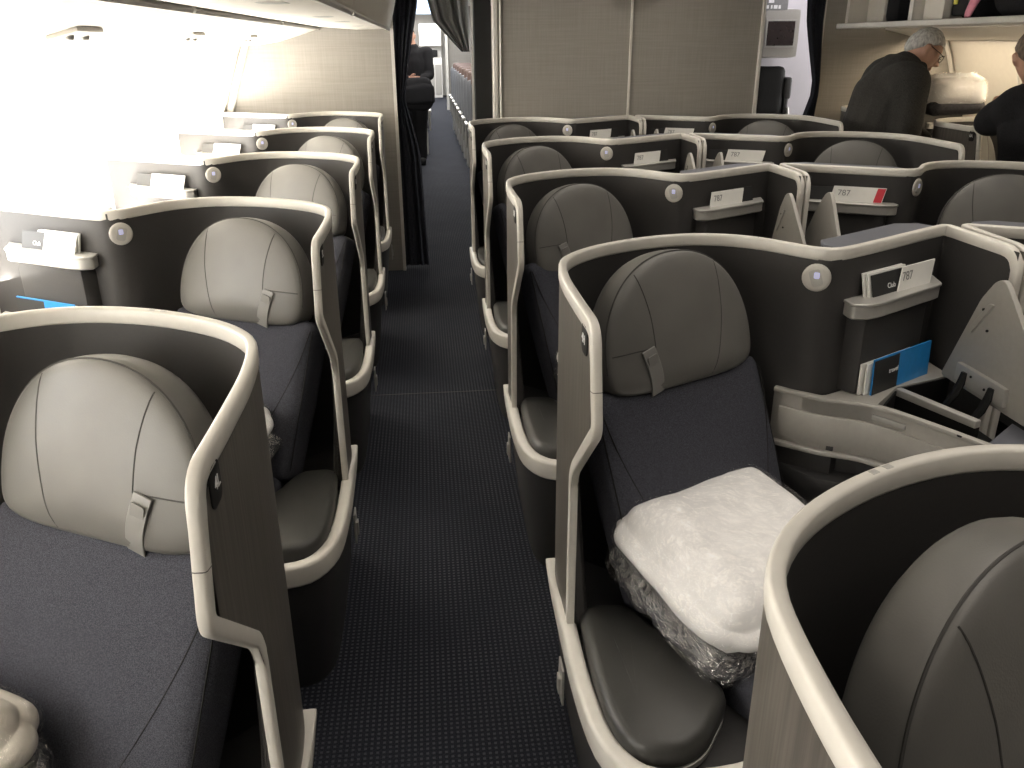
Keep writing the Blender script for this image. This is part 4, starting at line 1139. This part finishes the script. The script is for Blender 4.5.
# man in the far aisle, bent towards the window seats
Jm = dict(pelvis=(-.04,.0,.95), chest=(.03,-.01,1.20), neck=(.115,-.02,1.385), head=(.185,-.03,1.445),
  sh_l=(.10,.17,1.30), el_l=(.20,.20,1.04), wr_l=(.38,.12,.95), sh_r=(.035,-.195,1.28), el_r=(.05,-.215,1.00), wr_r=(.13,-.13,.84),
  hip_l=(-.04,.10,.87), kn_l=(-.02,.11,.48), an_l=(-.04,.11,.08), hip_r=(-.04,-.09,.87), kn_r=(-.02,-.09,.48), an_r=(-.04,-.09,.08), toe=(.14,0,0), bulk=1.22, pal_r=(0,1,0), pal_l=(0,-1,0))
person('man in a dark hooded jacket with grey hair and glasses, leaning over a seat', (2.545,4.70,0), Jm, (.86,-.10,-.50), (.50,0,.86), 'grey', 'hoodie', 'blackcl', 'greyhair', None, True, True)
Jp = dict(pelvis=(.06,-.03,.92), chest=(.05,.0,1.15), neck=(.0,.03,1.30), head=(-.042,.045,1.425),
  sh_l=(-.055,.07,1.22), el_l=(-.035,.27,1.14), wr_l=(.06,.37,1.20), sh_r=(.20,-.09,1.22), el_r=(.28,.08,1.02), wr_r=(.20,.24,1.16),
  hip_l=(-.03,.02,.86), kn_l=(-.03,.04,.48), an_l=(-.03,.0,.08), hip_r=(.14,-.06,.86), kn_r=(.14,-.02,.48), an_r=(.14,-.06,.08), toe=(.02,.14,0), bulk=1.0, pal_l=(0,0,-1), pal_r=(0,0,-1))
person('person with short brown hair in a black top, bending at the right edge', (2.70,3.62,0), Jp, (.35,.90,-.2), (0,.2,1), 'brown', 'blackcl', 'blackcl', 'brnhair')
Jc = dict(pelvis=(0,0,.95), chest=(0,-.01,1.27), neck=(0,-.01,1.45), head=(-.04,-.02,1.58),
  sh_l=(.18,0,1.38), el_l=(.20,-.08,1.12), wr_l=(.08,-.24,1.06), sh_r=(-.18,0,1.38), el_r=(-.20,-.08,1.12), wr_r=(-.06,-.24,1.08),
  hip_l=(.08,0,.88), kn_l=(.07,-.02,.48), an_l=(.07,0,.08), hip_r=(-.08,0,.88), kn_r=(-.07,-.02,.48), an_r=(-.07,0,.08), toe=(0,-.14,0), bulk=.92, hd_l=(-1,-.2,0), hd_r=(1,-.2,0))
person('crew member in black standing in the rear aisle holding a dark bundle', (-.10,11.6,0), Jc, (.1,-1,0), (0,0,1), 'black', 'blackcl', 'blackcl', 'brnhair')
b = pillow_mesh((.22,.10,.20), Matrix.Identity(3), (0,0,0), 21, .02, 10, .3).build('coat_bundle','blackcl'); b.location = (-.05,11.24,.90); tagit(b, 'black coat bundle held by the crew member in the rear aisle', 'coat')
mb = MB(); mb.rbox((0,0,0),(.07,.05,.13),.04,n=6); b = mb.build('pink_bag','pink'); b.location = (-.26,11.22,1.22); tagit(b, 'pink bag tucked in the arm of the crew member', 'bag')

# bagged pillow on the far window seats, and the bags in the open bin
r = empty('bagged_pillow', (2.99,4.74,1.10)); tagit(r, 'bagged pillow standing on the far suite beside the man in the hoodie', 'pillow')
Rp = Matrix((Vector((1,0,0)), Vector((0,.25,.97)), Vector((0,-.97,.25)))).transposed()
pillow_mesh((.20,.115,.10), Rp, (0,0,.115), 31, .014, 14, .45).build('pillow','pillow',r,ang=180)
pillow_mesh((.207,.122,.107), Rp, (0,0,.115), 31, .018, 14, .4, 16).build('plastic_bag','plastic2',r,ang=180)
pillow_mesh((.18,.10,.05), Matrix.Identity(3), (0,0,.05), 33, .01, 10, .3).build('blanket','bag_dark',r,ang=180)
r = empty('dark_gap_block', (2.97,5.28,1.594)); tagit(r, 'narrow black block added for the dark gap between pale panels in the open bin', 'bag')  # bag shape added to fill what is only a dark gap
mb = MB(); mb.rbox((0,0,.17),(.13,.075,.17),.03,n=6); mb.build('bag_body','blackcl',r)
mb = MB(); mb.tube([(-.10,-.03,.335),(-.10,-.03,.36),(.10,-.03,.36),(.10,-.03,.335)], .008); mb.build('handle','black',r)
r = empty('backpack', (2.99,4.535,1.594)); tagit(r, 'black backpack with a yellow tag in the open overhead bin', 'bag')
mb = MB(); mb.rbox((0,0,.16),(.14,.105,.16),.06,n=8); mb.build('bag_body','blackcl',r)
mb = MB(); mb.rbox((-.145,.02,.09),(.02,.08,.07),.015,n=5); mb.build('pocket','black',r)
mb = MB(); mb.rbox((-.168,.06,.09),(.004,.016,.012),.003,n=3); mb.build('tag','tag',r)
mb = MB(); mb.tube([(-.13,-.06,.30),(-.16,-.05,.18),(-.15,-.04,.05)], .012); mb.build('shoulder_strap','base',r)
r = empty('duffel_bag', (2.98,4.16,1.594)); tagit(r, 'rounded black bag at the right end of the open overhead bin', 'bag')
mb = MB(); mb.rbox((0,0,.12),(.16,.19,.12),.11,n=9); mb.build('bag_body','blackcl',r)
mb = MB(); mb.tube([(-.12,-.12,.14),(-.17,-.06,.17),(-.18,.0,.16),(-.17,.06,.13)], .012); mb.build('handle','black',r)
mb = MB(); mb.loops([[(x, y, z) for x, y, z in q] for q in ([(-.01,.03,0),(.01,.03,0),(.01,-.03,0),(-.01,-.03,0)],[(-.02,.01,.05),(.01,.01,.05),(.01,-.06,.05),(-.02,-.06,.05)],[(-.025,-.03,.10),(.01,-.03,.10),(.01,-.12,.11),(-.025,-.12,.11)],[(-.02,-.02,.16),(.01,-.02,.16),(.01,-.15,.17),(-.02,-.15,.17)])])
o = mb.build('scarf','pink',None,sub=2,ang=180); o.location = (2.80,4.44,1.594); tagit(o, 'pink scarf hanging between two black bags in the open bin', 'scarf')

# ------------------------------------------------------------------ light
def alight(name, loc, rot, sx, sy, power, c, spread=180):
    l = bpy.data.lights.new(name, 'AREA'); l.shape = 'RECTANGLE'; l.size = sx; l.size_y = sy; l.energy = power; l.color = c; l.spread = math.radians(spread)
    o = bpy.data.objects.new(name, l); COL.objects.link(o); o.location = loc; o.rotation_euler = [math.radians(a) for a in rot]; return o
# bright sky outside the left windows
alight('window_daylight', (-1.85, 2.2, 1.35), (0,-80,0), 1.6, 9.5, 420, (1,.985,.96))
sl = bpy.data.lights.new('sun', 'SUN'); sl.energy = 7; sl.color = (1,.95,.86); sl.angle = math.radians(2)
so = bpy.data.objects.new('sun', sl); COL.objects.link(so)
so.rotation_euler = (Vector((.52,-.22,-.80))).to_track_quat('-Z','Y').to_euler()
# wash lights under the bins
alight('wash_light_left', (-1.04, 1.7, 1.485), (0,38,0), .06, 7.4, 85, (1,.95,.86), 130)
alight('wash_light_right', (2*XC+.86, 4.0, 1.505), (0,-8,0), .06, 3.6, 24, (1,.82,.58))
# ceiling lamps
alight('ceiling_lamp', (XC, 2.2, 2.28), (0,0,0), .9, 5.5, 26, (1,.92,.82), 120)
alight('ceiling_lamp', (.05, 2.2, 2.28), (0,0,0), .3, 6.5, 8, (1,.93,.84), 120)
alight('upward_fill', (-1.25, 2.2, .86), (0,165,0), .05, 7.2, 65, (1,.95,.86))  # unseen strip added at the sill to brighten cove and bin undersides
alight('upward_fill', (-1.25, 4.3, .86), (0,165,0), .05, 2.8, 125, (1,.96,.88))  # unseen strip added to whiten the rear window suites like lens bloom
alight('economy_lamp', (.2, 24, 2.2), (0,0,0), .6, 5, 160, (1,.98,.95))
alight('economy_lamp', (.35, 16, 2.2), (0,0,0), .6, 12, 260, (1,.97,.92))
alight('galley_lamp', (2.7, 6.4, 2.28), (0,0,0), .8, .6, 10, (.95,.93,1))
alight('rear_lamp', (.1, 9.4, 2.25), (0,0,0), .5, 2.2, 16, (1,.97,.92))
w = bpy.data.worlds.new('world'); S.world = w; w.use_nodes = True
w.node_tree.nodes['Background'].inputs[0].default_value = (1,.98,.95,1); w.node_tree.nodes['Background'].inputs[1].default_value = 6
S.view_settings.view_transform = 'Standard'; S.view_settings.look = 'None'; S.view_settings.exposure = 0.0
